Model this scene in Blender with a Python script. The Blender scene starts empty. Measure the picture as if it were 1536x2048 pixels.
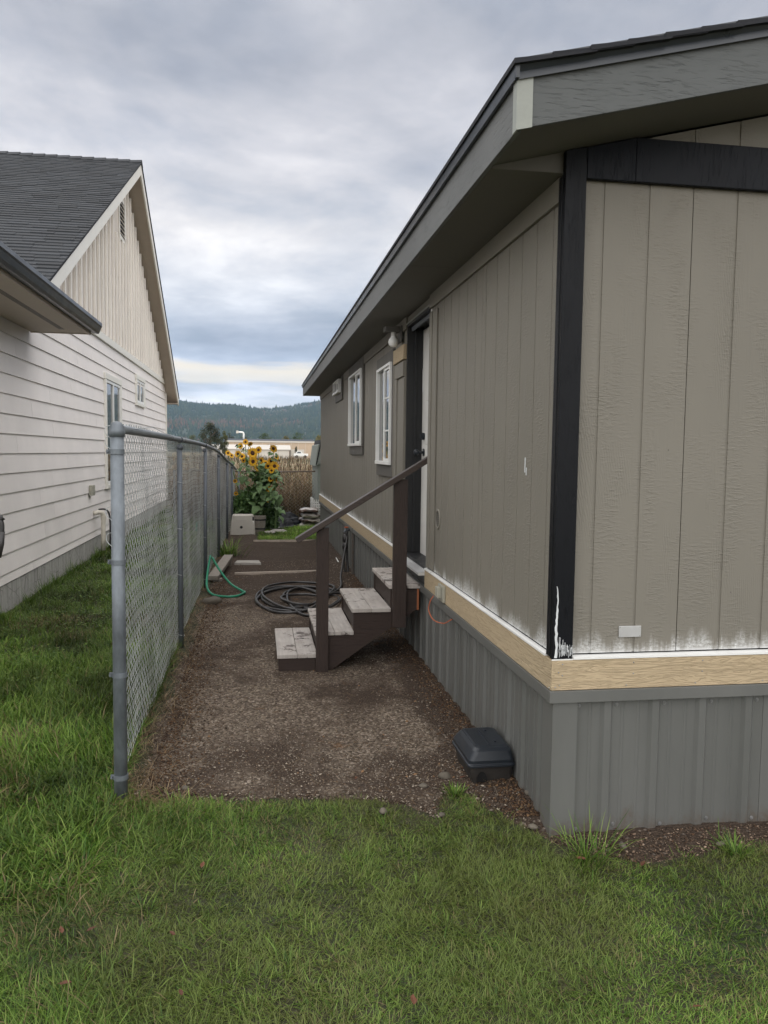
import bpy, bmesh, math, random
import numpy as np
from mathutils import Vector, Matrix, noise as mnoise
R = math.radians
rng = np.random.default_rng(7)
HAZE = 0.00013
random.seed(7)
sc = bpy.context.scene
COL = sc.collection

# ------------------------------------------------------------------ camera
F_PX, VP, ROLL, EYE = 1600.0, (517.0, 902.0), 0.7, 1.65
def _cam_axes():
    r = R(ROLL)
    dY = np.array([(VP[0]-768)/F_PX, (VP[1]-1024)/F_PX, 1.0]); dY /= np.linalg.norm(dY)
    h = np.array([math.cos(r), math.sin(r), 0.0])
    n = np.cross(h, dY); n /= np.linalg.norm(n)
    if n[1] > 0: n = -n
    X = np.cross(dY, n); X /= np.linalg.norm(X)
    return np.array([X, dY, n])
AX = _cam_axes()
cam_data = bpy.data.cameras.new('camera')
cam = bpy.data.objects.new('camera', cam_data); COL.objects.link(cam)
m = Matrix.Identity(4)
for i in range(3):
    m[i][0] = AX[i][0]; m[i][1] = -AX[i][1]; m[i][2] = -AX[i][2]
m[0][3], m[1][3], m[2][3] = 0, 0, EYE
cam.matrix_world = m
cam_data.sensor_fit = 'HORIZONTAL'; cam_data.sensor_width = 36.0
cam_data.lens = F_PX*36.0/1536.0
cam_data.clip_start = 0.05; cam_data.clip_end = 9000
sc.camera = cam

# ------------------------------------------------------------------ exposure, sky, sun
sc.view_settings.view_transform = 'Standard'
sc.view_settings.look = 'None'
sc.view_settings.gamma = 1
sc.view_settings.use_curve_mapping = False
sc.view_settings.exposure = 1.62
SUN_EL, SUN_AZ = R(66), R(198)      # azimuth clockwise from +Y: high behind the camera
world = bpy.data.worlds.new('World'); sc.world = world; world.use_nodes = True
def build_world():
    nt = world.node_tree; nt.nodes.clear()
    N = nt.nodes.new; L = nt.links.new
    out = N('ShaderNodeOutputWorld')
    sky = N('ShaderNodeTexSky'); sky.sky_type = 'NISHITA'; sky.sun_disc = False
    sky.sun_elevation = SUN_EL; sky.sun_rotation = SUN_AZ; sky.air_density = 1.2; sky.dust_density = 1.5
    bsky = N('ShaderNodeBackground'); bsky.inputs[1].default_value = 0.05; L(sky.outputs[0], bsky.inputs[0])
    tc = N('ShaderNodeTexCoord')
    sep = N('ShaderNodeSeparateXYZ'); L(tc.outputs['Generated'], sep.inputs[0])
    def math_(op, a, b=None, clamp=False):
        n = N('ShaderNodeMath'); n.operation = op; n.use_clamp = clamp
        for i, v in enumerate((a, b)):
            if v is None: continue
            if isinstance(v, (int, float)): n.inputs[i].default_value = v
            else: L(v, n.inputs[i])
        return n.outputs[0]
    z = math_('MAXIMUM', sep.outputs[2], 0.0)
    den = math_('ADD', z, 0.10)
    cx = math_('DIVIDE', sep.outputs[0], den); cy = math_('DIVIDE', sep.outputs[1], den)
    cmb = N('ShaderNodeCombineXYZ'); L(cx, cmb.inputs[0]); L(cy, cmb.inputs[1])
    def noise(scale, detail, rough, dist=0.0, off=(0, 0, 0), sc3=(1, 1, 1)):
        mp = N('ShaderNodeMapping'); mp.inputs['Location'].default_value = off; mp.inputs['Scale'].default_value = sc3
        L(cmb.outputs[0], mp.inputs[0])
        n = N('ShaderNodeTexNoise'); n.inputs['Scale'].default_value = scale; n.inputs['Detail'].default_value = detail
        n.inputs['Roughness'].default_value = rough; n.inputs['Distortion'].default_value = dist
        L(mp.outputs[0], n.inputs['Vector']); return n.outputs['Fac']
    big = noise(0.62, 5, 0.55, 0.9, (3.1, 1.7, 0))
    mid = noise(1.7, 7, 0.58, 0.25, (0.4, 5.2, 0), (1, .8, 1))
    fine = noise(7.0, 5, 0.55, 0.1, (9.4, 2.2, 0))
    mixn = math_('ADD', math_('ADD', math_('MULTIPLY', big, 0.5), math_('MULTIPLY', mid, 0.42)), math_('MULTIPLY', fine, 0.10))
    def ramp(fac, els, interp='LINEAR'):
        r = N('ShaderNodeValToRGB'); r.color_ramp.interpolation = interp
        e = r.color_ramp.elements
        while len(e) < len(els): e.new(0.5)
        for el, (p, c) in zip(e, els): el.position = p; el.color = (*c, 1)
        L(fac, r.inputs[0]); return r.outputs[0]
    # brightness and tint of the layer by height above the horizon (overcast deck: pale bases low, greyer overhead)
    base = ramp(z, [(0.0, (.76, .79, .84)), (0.064, (.66, .71, .81)), (0.080, (.55, .62, .76)), (0.118, (.49, .545, .65)),
                    (0.17, (.54, .57, .63)), (0.26, (.66, .65, .66)), (0.33, (.585, .585, .615)), (0.42, (.44, .45, .49)), (0.55, (.43, .445, .48)), (1.0, (.50, .50, .54))])
    lum = ramp(mixn, [(0.36, (.58, .60, .645)), (0.46, (.80, .815, .845)), (0.54, (1.04, 1.03, 1.03)), (0.64, (1.42, 1.38, 1.33))])
    mul = N('ShaderNodeMix'); mul.data_type = 'RGBA'; mul.blend_type = 'MULTIPLY'; mul.inputs[0].default_value = 1.0
    L(base, mul.inputs[6]); L(lum, mul.inputs[7])
    # a break in the deck low over the hills with cream light
    streak = N('ShaderNodeTexNoise'); streak.inputs['Scale'].default_value = 4.2; streak.inputs['Detail'].default_value = 5
    smp = N('ShaderNodeMapping'); smp.inputs['Scale'].default_value = (1.0, 1.0, 9.0); smp.inputs['Location'].default_value = (.3, .7, .2)
    L(tc.outputs['Generated'], smp.inputs[0]); L(smp.outputs[0], streak.inputs['Vector'])
    zb = math_('ADD', z, math_('MULTIPLY', math_('SUBTRACT', streak.outputs['Fac'], 0.5), 0.075))
    band = ramp(zb, [(0.052, (0, 0, 0)), (0.058, (.25, .25, .25)), (0.066, (.05, .05, .05)), (0.076, (.10, .10, .10)), (0.086, (.75, .75, .75)), (0.098, (.95, .95, .95)), (0.109, (0, 0, 0))], 'EASE')
    mb = N('ShaderNodeMix'); mb.data_type = 'RGBA'; L(band, mb.inputs[0]); L(mul.outputs[2], mb.inputs[6]); mb.inputs[7].default_value = (.88, .78, .62, 1)
    bcl = N('ShaderNodeBackground'); bcl.inputs[1].default_value = 0.415; L(mb.outputs[2], bcl.inputs[0])
    cov = ramp(mid, [(0.25, (.80, .80, .80)), (0.5, (.96, .96, .96)), (0.8, (1, 1, 1))])
    ms = N('ShaderNodeMixShader'); L(cov, ms.inputs[0]); L(bsky.outputs[0], ms.inputs[1]); L(bcl.outputs[0], ms.inputs[2])
    L(ms.outputs[0], out.inputs[0])
build_world()
sun_data = bpy.data.lights.new('sun', 'SUN'); sun_data.energy = 1.5; sun_data.angle = R(150); sun_data.color = (1.0, .965, .91)
sun = bpy.data.objects.new('sun', sun_data); COL.objects.link(sun)
sun.location = (0, -20, 30)
d = Vector((math.sin(SUN_AZ)*math.cos(SUN_EL), math.cos(SUN_AZ)*math.cos(SUN_EL), math.sin(SUN_EL)))
sun.rotation_euler = d.to_track_quat('Z', 'Y').to_euler()

# ------------------------------------------------------------------ object helpers
def props(o, label=None, cat=None, group=None, kind=None):
    if label: o['label'] = label
    if cat: o['category'] = cat
    if group: o['group'] = group
    if kind: o['kind'] = kind
    return o
ORG = {}
def thing(name, label, cat, loc=(0, 0, 0), group=None):
    o = bpy.data.objects.new(name, None); o.empty_display_size = .1; COL.objects.link(o)
    o.location = loc; ORG[o] = np.array(loc, float)
    return props(o, label, cat, group)
def world_org(p):
    if p is None: return np.zeros(3)
    return ORG.get(p, np.zeros(3))
def place(name, me, mat, parent=None, kind=None, smooth=False, bevel=0.0, org=None):
    """me's vertices are in world coordinates; they are shifted to the parent's (or org's) origin"""
    o = bpy.data.objects.new(name, me); COL.objects.link(o)
    off = world_org(parent)
    if org is not None:
        off2 = np.array(org, float); o.location = tuple(off2-off)
    else: off2 = off
    if np.any(off2 != 0): me.transform(Matrix.Translation(tuple(-off2)))
    ORG[o] = off2
    if parent is not None: o.parent = parent
    mats = mat if isinstance(mat, (list, tuple)) else [mat]
    for mm in mats:
        if mm is not None: me.materials.append(mm)
    if smooth: me.polygons.foreach_set('use_smooth', [True]*len(me.polygons))
    if bevel:
        b = o.modifiers.new('bevel', 'BEVEL'); b.width = bevel; b.segments = 2; b.limit_method = 'ANGLE'; b.angle_limit = R(40)
    if kind: o['kind'] = kind
    return o
def arr_mesh(name, V, polys, cols=None, attr='col'):
    """V (n,3); polys: list of int arrays (k,3|4)"""
    me = bpy.data.meshes.new(name)
    V = np.ascontiguousarray(V, np.float32)
    me.vertices.add(len(V)); me.vertices.foreach_set('co', V.ravel())
    idx = np.concatenate([p.ravel() for p in polys]).astype(np.int32)
    tot = np.concatenate([np.full(len(p), p.shape[1], np.int32) for p in polys])
    st = np.concatenate([[0], np.cumsum(tot)[:-1]]).astype(np.int32)
    me.loops.add(len(idx)); me.loops.foreach_set('vertex_index', idx)
    me.polygons.add(len(tot)); me.polygons.foreach_set('loop_start', st); me.polygons.foreach_set('loop_total', tot)
    if cols is not None:
        a = me.color_attributes.new(attr, 'FLOAT_COLOR', 'POINT')
        c = np.ones((len(V), 4), np.float32); c[:, :3] = cols
        a.data.foreach_set('color', c.ravel())
    me.update(calc_edges=True); me.validate()
    return me
class MB:
    def __init__(s): s.v = []; s.f = []; s.m = []
    def add(s, verts, faces, mi=0):
        b = len(s.v); s.v += [tuple(map(float, p)) for p in verts]
        s.f += [tuple(b+i for i in f) for f in faces]; s.m += [mi]*len(faces); return s
    def box(s, x0, x1, y0, y1, z0, z1, mi=0):
        return s.add([(x0,y0,z0),(x1,y0,z0),(x1,y1,z0),(x0,y1,z0),(x0,y0,z1),(x1,y0,z1),(x1,y1,z1),(x0,y1,z1)],
                     [(0,3,2,1),(4,5,6,7),(0,1,5,4),(1,2,6,5),(2,3,7,6),(3,0,4,7)], mi)
    def hexa(s, P, mi=0):
        return s.add(P, [(0,3,2,1),(4,5,6,7),(0,1,5,4),(1,2,6,5),(2,3,7,6),(3,0,4,7)], mi)
    def prism(s, poly, a, b, axis=1, mi=0):
        """poly: list of 2D points in the other two axes, extruded from a to b along axis"""
        n = len(poly)
        def P(p, t):
            if axis == 1: return (p[0], t, p[1])
            if axis == 0: return (t, p[0], p[1])
            return (p[0], p[1], t)
        V = [P(p, a) for p in poly]+[P(p, b) for p in poly]
        F = [tuple(range(n)), tuple(range(2*n-1, n-1, -1))]+[(i, (i+1) % n+0, (i+1) % n+n, i+n) for i in range(n)]
        return s.add(V, F, mi)
    def beam(s, p, q, w, h, up=(0, 0, 1), mi=0):
        p = Vector(p); q = Vector(q); d = (q-p).normalized(); u = Vector(up); sd = d.cross(u).normalized(); u = sd.cross(d).normalized()
        P = []
        for c in (p, q):
            for a, b in ((-1,-1),(1,-1),(1,1),(-1,1)): P.append(c+sd*a*w/2+u*b*h/2)
        return s.add(P, [(0,1,2,3),(7,6,5,4),(0,4,5,1),(1,5,6,2),(2,6,7,3),(3,7,4,0)], mi)
    def tube(s, pts, r, n=8, caps=True, mi=0, rs=None):
        pts = [Vector(p) for p in pts]; k = len(pts); V = []; prev = None
        for i, p in enumerate(pts):
            d = (pts[min(i+1, k-1)]-pts[max(i-1, 0)])
            if d.length < 1e-9: d = Vector((0, 0, 1))
            d.normalize()
            a = prev if prev is not None else (Vector((1, 0, 0)) if abs(d.x) < .8 else Vector((0, 1, 0)))
            a = (a-d*a.dot(d))
            if a.length < 1e-6: a = d.orthogonal()
            a.normalize(); prev = a; b = d.cross(a)
            rr = rs[i] if rs else r
            for j in range(n):
                t = 2*math.pi*j/n; V.append(p+(a*math.cos(t)+b*math.sin(t))*rr)
        F = []
        for i in range(k-1):
            for j in range(n):
                F.append((i*n+j, i*n+(j+1) % n, (i+1)*n+(j+1) % n, (i+1)*n+j))
        if caps: F += [tuple(reversed(range(n))), tuple((k-1)*n+j for j in range(n))]
        return s.add(V, F, mi)
    def sphere(s, c, r, n=12, m=8, sc=(1,1,1), mi=0):
        V = [(c[0], c[1], c[2]+r*sc[2])]
        for i in range(1, m):
            t = math.pi*i/m
            for j in range(n):
                a = 2*math.pi*j/n; V.append((c[0]+r*sc[0]*math.sin(t)*math.cos(a), c[1]+r*sc[1]*math.sin(t)*math.sin(a), c[2]+r*sc[2]*math.cos(t)))
        V.append((c[0], c[1], c[2]-r*sc[2])); F = []
        for j in range(n): F.append((0, 1+j, 1+(j+1) % n))
        for i in range(m-2):
            for j in range(n): a = 1+i*n; F.append((a+j, a+n+j, a+n+(j+1) % n, a+(j+1) % n))
        a = 1+(m-2)*n; e = len(V)-1
        for j in range(n): F.append((a+j, e, a+(j+1) % n))
        return s.add(V, F, mi)
    def lathe(s, c, prof, n=24, mi=0):
        V = []; F = []
        for (r, z) in prof:
            for j in range(n):
                a = 2*math.pi*j/n; V.append((c[0]+r*math.cos(a), c[1]+r*math.sin(a), c[2]+z))
        for i in range(len(prof)-1):
            for j in range(n): F.append((i*n+j, i*n+(j+1) % n, (i+1)*n+(j+1) % n, (i+1)*n+j))
        F += [tuple(reversed(range(n))), tuple((len(prof)-1)*n+j for j in range(n))]
        return s.add(V, F, mi)
    def build(s, name, mat, parent=None, kind=None, smooth=False, bevel=0.0, org=None, fix=True):
        me = bpy.data.meshes.new(name); me.from_pydata(s.v, [], s.f); me.update()
        if any(s.m): me.polygons.foreach_set('material_index', s.m)
        if fix:
            bm = bmesh.new(); bm.from_mesh(me); bmesh.ops.recalc_face_normals(bm, faces=bm.faces); bm.to_mesh(me); bm.free()
        o = place(name, me, mat, parent, kind, smooth, bevel, org)
        return o
def box(name, mat, parent, x0, x1, y0, y1, z0, z1, bevel=0.002, **k):
    return MB().box(x0, x1, y0, y1, z0, z1).build(name, mat, parent, bevel=bevel, **k)
def again(o, parent=None, loc=None, rot=None, scl=None):
    c = o.copy(); COL.objects.link(c); c.parent = parent if parent is not None else o.parent
    if loc is not None: c.location = loc
    if rot is not None: c.rotation_euler = rot
    if scl is not None: c.scale = scl
    ORG[c] = ORG.get(o, np.zeros(3)); return c
def sm(pts, k=6):
    """Catmull-Rom through pts"""
    P = [Vector(p) for p in pts]; P = [P[0]*2-P[1]]+P+[P[-1]*2-P[-2]]; out = []
    for i in range(1, len(P)-2):
        for j in range(k):
            t = j/k; a, b, c, d = P[i-1:i+3]
            out.append(.5*((2*b)+(c-a)*t+(2*a-5*b+4*c-d)*t*t+(3*b-a-3*c+d)*t**3))
    out.append(P[-2]); return out

# ------------------------------------------------------------------ materials
def newmat(name):
    mt = bpy.data.materials.new(name); mt.use_nodes = True; nt = mt.node_tree
    b = nt.nodes['Principled BSDF']; return mt, nt, b
class G:
    """small node-graph helper"""
    def __init__(s, nt): s.nt = nt; s.N = nt.nodes.new; s.L = nt.links.new
    def co(s, scale=(1, 1, 1), which='Object', loc=(0, 0, 0), rot=(0, 0, 0), rnd=False):
        t = s.N('ShaderNodeTexCoord'); mp = s.N('ShaderNodeMapping'); mp.inputs['Scale'].default_value = scale
        mp.inputs['Location'].default_value = loc; mp.inputs['Rotation'].default_value = rot
        v = t.outputs[which]
        if rnd:
            oi = s.N('ShaderNodeObjectInfo'); k = s.N('ShaderNodeVectorMath'); k.operation = 'MULTIPLY_ADD'
            s.L(oi.outputs['Random'], k.inputs[0]); k.inputs[1].default_value = (37., 91., 53.); s.L(v, k.inputs[2]); v = k.outputs[0]
        s.L(v, mp.inputs[0]); return mp.outputs[0]
    def noise(s, vec, scale=5, detail=4, rough=.55, dist=0, out='Fac'):
        n = s.N('ShaderNodeTexNoise'); n.inputs['Scale'].default_value = scale; n.inputs['Detail'].default_value = detail
        n.inputs['Roughness'].default_value = rough; n.inputs['Distortion'].default_value = dist; s.L(vec, n.inputs['Vector']); return n.outputs[out]
    def vor(s, vec, scale=5, feature='F1', out='Distance', rnd=1.0):
        n = s.N('ShaderNodeTexVoronoi'); n.feature = feature; n.inputs['Scale'].default_value = scale; n.inputs['Randomness'].default_value = rnd
        s.L(vec, n.inputs['Vector']); return n.outputs[out]
    def wave(s, vec, scale=5, dist=2, det=2, dscale=1, typ='BANDS', dirn='X', prof='SIN'):
        n = s.N('ShaderNodeTexWave'); n.wave_type = typ; n.wave_profile = prof
        if typ == 'BANDS': n.bands_direction = dirn
        else: n.rings_direction = dirn
        n.inputs['Scale'].default_value = scale; n.inputs['Distortion'].default_value = dist; n.inputs['Detail'].default_value = det
        n.inputs['Detail Scale'].default_value = dscale; s.L(vec, n.inputs['Vector']); return n.outputs['Fac']
    def m(s, op, a, b=None, c=None, clamp=False):
        n = s.N('ShaderNodeMath'); n.operation = op; n.use_clamp = clamp
        for i, v in enumerate((a, b, c)):
            if v is None: continue
            if isinstance(v, (int, float)): n.inputs[i].default_value = v
            else: s.L(v, n.inputs[i])
        return n.outputs[0]
    def mr(s, v, a, b, c=0, d=1):
        n = s.N('ShaderNodeMapRange'); n.inputs[1].default_value = a; n.inputs[2].default_value = b; n.inputs[3].default_value = c; n.inputs[4].default_value = d
        s.L(v, n.inputs[0]); return n.outputs[0]
    def ramp(s, fac, els, interp='LINEAR'):
        r = s.N('ShaderNodeValToRGB'); r.color_ramp.interpolation = interp; e = r.color_ramp.elements
        while len(e) < len(els): e.new(.5)
        for el, (p, c) in zip(e, els): el.position = p; el.color = (*c, 1) if isinstance(c, (tuple, list)) else (c, c, c, 1)
        s.L(fac, r.inputs[0]); return r.outputs[0]
    def mix(s, f, a, b, blend='MIX'):
        n = s.N('ShaderNodeMix'); n.data_type = 'RGBA'; n.blend_type = blend
        for sock, v in ((n.inputs[0], f), (n.inputs[6], a), (n.inputs[7], b)):
            if isinstance(v, (int, float)): sock.default_value = v
            elif isinstance(v, (tuple, list)): sock.default_value = (*v, 1)
            else: s.L(v, sock)
        return n.outputs[2]
    def bump(s, b, h, strength=.5, dist=.01, prev=None):
        n = s.N('ShaderNodeBump'); n.inputs['Strength'].default_value = strength; n.inputs['Distance'].default_value = dist
        s.L(h, n.inputs['Height'])
        if prev is not None: s.L(prev, n.inputs['Normal'])
        s.L(n.outputs[0], b.inputs['Normal']); return n.outputs[0]
def pm(name, col, rough=.6, metal=0., var=.12, vs=4, fine=60, bump=.15, bd=.002, stretch=(1, 1, 1), spec=.4, rnd=True, tint=None, rv=0.0, obvar=0.0):
    """painted / plain surface: broad and fine tone variation plus fine relief"""
    mt, nt, b = newmat(name); g = G(nt)
    v = g.co(stretch, rnd=rnd)
    n1 = g.noise(v, vs, 5, .6); n2 = g.noise(v, fine, 3, .6)
    lo = tuple(c*(1-var) for c in col); hi = tuple(min(1, c*(1+var)) for c in (col if tint is None else tint))
    c = g.mix(g.mr(n1, .3, .7), lo, hi)
    c = g.mix(g.mr(n2, .3, .75, 0, var*.8), c, tuple(x*.5 for x in col))
    if obvar:
        oi = g.N('ShaderNodeObjectInfo'); c = g.mix(1.0, c, g.ramp(oi.outputs['Random'], [(0, 1-obvar), (1, 1+0*obvar)]), 'MULTIPLY')
    g.L(c, b.inputs['Base Color'])
    g.L(g.mr(n1, .3, .7, max(0, rough-.08-rv), min(1, rough+.08+rv)), b.inputs['Roughness'])
    b.inputs['Metallic'].default_value = metal; b.inputs['Specular IOR Level'].default_value = spec
    if bump: g.bump(b, n2, bump, bd)
    return mt
def attr_mat(name, rough=.55, trans=0.0, spec=.3, mul=1.0, var=.0):
    mt, nt, b = newmat(name); g = G(nt)
    a = g.N('ShaderNodeAttribute'); a.attribute_name = 'col'
    c = a.outputs['Color']
    if mul != 1.0: c = g.mix(1.0, c, (mul, mul, mul), 'MULTIPLY')
    if var:
        n = g.noise(g.co(), 30, 2); c = g.mix(1.0, c, g.ramp(n, [(.3, 1-var), (.7, 1+var)]), 'MULTIPLY')
    g.L(c, b.inputs['Base Color']); b.inputs['Roughness'].default_value = rough; b.inputs['Specular IOR Level'].default_value = spec
    if trans:
        out = nt.nodes['Material Output']; tr = g.N('ShaderNodeBsdfTranslucent'); g.L(c, tr.inputs[0])
        ms = g.N('ShaderNodeMixShader'); ms.inputs[0].default_value = trans
        g.L(b.outputs[0], ms.inputs[1]); g.L(tr.outputs[0], ms.inputs[2]); g.L(ms.outputs[0], out.inputs[0])
    return mt

TAUPE = (.190, .176, .147)
def emboss(g, v_across_z, strength_node=True):
    pass
def siding_mat(name, axis):
    """embossed wood-grain plywood siding painted taupe; white primer brushed on along the lowest edge"""
    mt, nt, b = newmat(name); g = G(nt)
    sx = {'x': (1, 0, 1), 'y': (0, 1, 1)}[axis]
    def C(a, z, loc=(0, 0, 0)):
        return g.co((a if axis == 'x' else .01, a if axis == 'y' else .01, z), loc=loc)
    ticks = g.noise(C(26, 100), 1, 3, .6)                     # short sideways ticks
    where = g.noise(C(7, 3.0, (5, 5, 2)), 1, 3, .6)
    grain = g.noise(C(75, 6), 1, 3, .5, .6)                  # fine upright grain
    where2 = g.noise(C(9, 2.2, (1, 8, 4)), 1, 2, .5)
    rings = g.wave(C(3.4, .9, (2, 2, .3)), 10, 7, 3, 1.6, 'RINGS', 'Y' if axis == 'x' else 'X')
    where3 = g.noise(C(4.5, 1.6, (7, 3, 9)), 1, 2, .5)
    h = g.m('MULTIPLY', g.mr(ticks, .45, .75), g.mr(where, .42, .62))
    h = g.m('MULTIPLY_ADD', g.mr(grain, .35, .7), g.mr(where2, .5, .7, 0, .5), h)
    h = g.m('MULTIPLY_ADD', g.mr(rings, .2, .9), g.mr(where3, .56, .70, 0, .55), h)
    pock = g.vor(C(42, 60), 1)
    h = g.m('SUBTRACT', h, g.m('MULTIPLY', g.mr(pock, .0, .12, 1, 0), g.mr(where, .5, .6, 0, .8)))
    broad = g.noise(C(1.2, .8), 1, 4, .6)
    streak = g.noise(C(16, .6, (3, 1, 0)), 1, 3, .6)
    c = g.mix(g.mr(broad, .3, .7), tuple(x*.93 for x in TAUPE), (.199, .184, .154))
    c = g.mix(g.mr(streak, .45, .8, 0, .10), c, (.19, .175, .15))
    c = g.mix(g.mr(h, -.3, -.05, .35, 0), c, (.10, .09, .075))
    dots = g.vor(C(6.5, 4.5, (3, 2, 8)), 1)
    c = g.mix(g.mr(dots, .012, .022, .75, 0), c, (.05, .045, .04))
    # primer
    geo = g.co((1, 1, 1)); sp = g.N('ShaderNodeSeparateXYZ'); g.L(geo, sp.inputs[0]); z = sp.outputs[2]
    edge = g.noise(C(4.5, .2, (4, 4, 4)), 1, 5, .7); jag = g.noise(C(60, 12), 1, 3, .6)
    top = g.m('ADD', g.mr(edge, .36, .66, .004, .140), g.mr(jag, .35, .65, -.012, .012))
    zz = g.m('SUBTRACT', z, .806)
    full = g.m('SUBTRACT', top, zz)
    pr = g.mr(full, .0, .07, 0, 1)
    dry = g.mr(g.noise(C(60, 85, (2, 7, 1)), 1, 4, .75), .36, .62, .12, 1)
    dry = g.m('MAXIMUM', dry, g.mr(zz, .0, .022, 1.0, 0))
    mask = g.m('MULTIPLY', pr, g.m('MULTIPLY', dry, g.mr(zz, .0, .12, .80, .22)), clamp=True)
    # a few thin runs higher up
    spot = g.mr(g.noise(C(5.0, 3.0, (9, 1, 6)), 1, 3, .6), .76, .80)
    mask = g.m('MAXIMUM', mask, g.m('MULTIPLY', spot, .5))
    c = g.mix(mask, c, (.74, .75, .75))
    g.L(c, b.inputs['Base Color']); b.inputs['Roughness'].default_value = .58; b.inputs['Specular IOR Level'].default_value = .35
    g.bump(b, h, .9, .0022)
    return mt
def plank_grain(name, col, dark, axis='x', scale=1.0, contrast=.5, rough=.7, bd=.0015, bs=.6, rnd=True):
    """board with embossed flowing grain lines along its axis"""
    mt, nt, b = newmat(name); g = G(nt)
    lo, hi = 1.1*scale, 13*scale
    s = (lo if axis == 'x' else hi, lo if axis == 'y' else hi, lo if axis == 'z' else hi)
    v = g.co(s, rnd=rnd)
    warp = g.noise(v, 1.3, 3, .6, .8)
    lines = g.m('SINE', g.m('MULTIPLY', warp, 70))
    fine = g.noise(g.co(tuple(k*5 for k in s), rnd=rnd), 2.0, 3, .6)
    l2 = g.mr(lines, .1, 1.0, 0, 1)
    c = g.mix(g.mr(l2, .4, 1, 0, contrast), col, dark)
    c = g.mix(g.mr(fine, .4, .8, 0, .25), c, dark)
    c = g.mix(g.mr(g.noise(v, .5, 3), .3, .7, 0, .25), c, tuple(x*.8 for x in col))
    g.L(c, b.inputs['Base Color']); b.inputs['Roughness'].default_value = rough; b.inputs['Specular IOR Level'].default_value = .3
    g.bump(b, g.m('SUBTRACT', fine, g.m('MULTIPLY', l2, 1.4)), bs, bd)
    return mt
def ticked(name, col, axis, rough=.6, spec=.3):
    """painted fibre board with short embossed ticks running along the board"""
    mt, nt, b = newmat(name); g = G(nt)
    s = tuple(14 if a == axis else 95 for a in 'xyz')
    t = g.noise(g.co(s, rnd=True), 1, 4, .65, .4); w = g.noise(g.co((5, 5, 5), rnd=True), 1, 3, .6); br = g.noise(g.co((1.3, 1.3, 1.3)), 1, 4)
    h = g.m('MULTIPLY', g.mr(t, .52, .74), g.mr(w, .35, .62, .25, 1))
    c = g.mix(g.mr(br, .3, .7), tuple(x*.88 for x in col), tuple(x*1.08 for x in col)); c = g.mix(g.m('MULTIPLY', h, .35), c, tuple(x*.4 for x in col))
    g.L(c, b.inputs['Base Color']); b.inputs['Roughness'].default_value = rough; b.inputs['Specular IOR Level'].default_value = spec
    g.bump(b, g.m('SUBTRACT', 1.0, h), .9, .0025); return mt
MAT = {}
MAT['sid_x'] = siding_mat('taupe_siding_front', 'x'); MAT['sid_y'] = siding_mat('taupe_siding_side', 'y')
MAT['taupe'] = pm('taupe_paint', TAUPE, .6, vs=3, bump=.3)
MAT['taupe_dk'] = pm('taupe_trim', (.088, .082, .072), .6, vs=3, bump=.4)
MAT['soffit'] = pm('soffit_paint', (.125, .118, .103), .7, vs=2, bump=.3)
MAT['fascia'] = ticked('fascia_grey', (.140, .144, .142), 'y')
MAT['fascia_x'] = ticked('fascia_grey_rake', (.098, .104, .104), 'x')
MAT['palegrey'] = pm('pale_grey_trim', (.30, .315, .285), .5, bump=.1)
MAT['black'] = ticked('black_trim_paint', (.0070, .0078, .0098), 'z', .42, .15)
MAT['black_x'] = ticked('black_band_paint', (.0062, .0075, .0110), 'z', .45, .15)
MAT['band_x'] = plank_grain('tan_embossed_board_front', (.49, .385, .25), (.24, .17, .10), 'x', 1.7, .30, .75, .002, .7)
MAT['band_y'] = plank_grain('tan_embossed_board_side', (.46, .365, .24), (.21, .15, .09), 'y', 1.2, .36, .75, .002, .7)
MAT['skirt'] = skirtmat() if False else pm('grey_steel_skirting', (.118, .120, .113), .42, var=.06, vs=2, bump=.02, stretch=(1, 1, .25), tint=(.130, .131, .124))
def splash(mt):
    nt = mt.node_tree; g = G(nt); b = nt.nodes['Principled BSDF']; src = b.inputs['Base Color'].links[0].from_socket
    sp = g.N('ShaderNodeSeparateXYZ'); g.L(g.co(), sp.inputs[0]); n = g.noise(g.co((9, 9, 5)), 1, 5, .7); n2 = g.noise(g.co((55, 55, 40)), 1, 3, .7)
    lim = g.mr(n, .3, .7, .0, .13); k = g.m('MULTIPLY', g.mr(g.m('SUBTRACT', lim, sp.outputs[2]), -.03, .07), g.mr(n2, .35, .6, .25, .8))
    g.L(g.mix(k, src, (.095, .068, .048)), b.inputs['Base Color']); return mt
splash(MAT['skirt'])
MAT['white'] = pm('white_vinyl', (.78, .78, .76), .35, var=.05, bump=.03)
MAT['whitedoor'] = pm('white_door_paint', (.66, .65, .62), .45, var=.06, bump=.05)
MAT['charcoal'] = pm('charcoal_paint', (.012, .0125, .0135), .5, var=.1, bump=.1)
MAT['metal'] = pm('galvanised_steel', (.165, .185, .205), .52, .35, var=.38, vs=11, bump=.08, stretch=(1, 1, .45), rv=.06)
MAT['metal_dk'] = pm('weathered_steel_post', (.13, .145, .165), .55, .35, var=.22, vs=4, bump=.08, stretch=(1, 1, .3))
MAT['rail'] = pm('galvanised_rail', (.25, .27, .29), .5, .4, var=.2, vs=5, bump=.05)
MAT['wire'] = pm('galvanised_wire', (.50, .52, .52), .5, .3, var=.3, vs=3, bump=0)
MAT['alu'] = pm('aluminium_sill', (.60, .60, .60), .4, .6, var=.1, bump=.02)
MAT['screw'] = pm('screw_head', (.30, .30, .30), .35, .6, var=.1, bump=0)
MAT['brown'] = plank_grain('dark_brown_stained_wood', (.040, .026, .021), (.015, .010, .008), 'x', .8, .4, .6, .001, .4)
MAT['brown_z'] = plank_grain('dark_brown_stained_post', (.044, .030, .025), (.016, .011, .009), 'z', .8, .4, .55, .001, .4)
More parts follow.
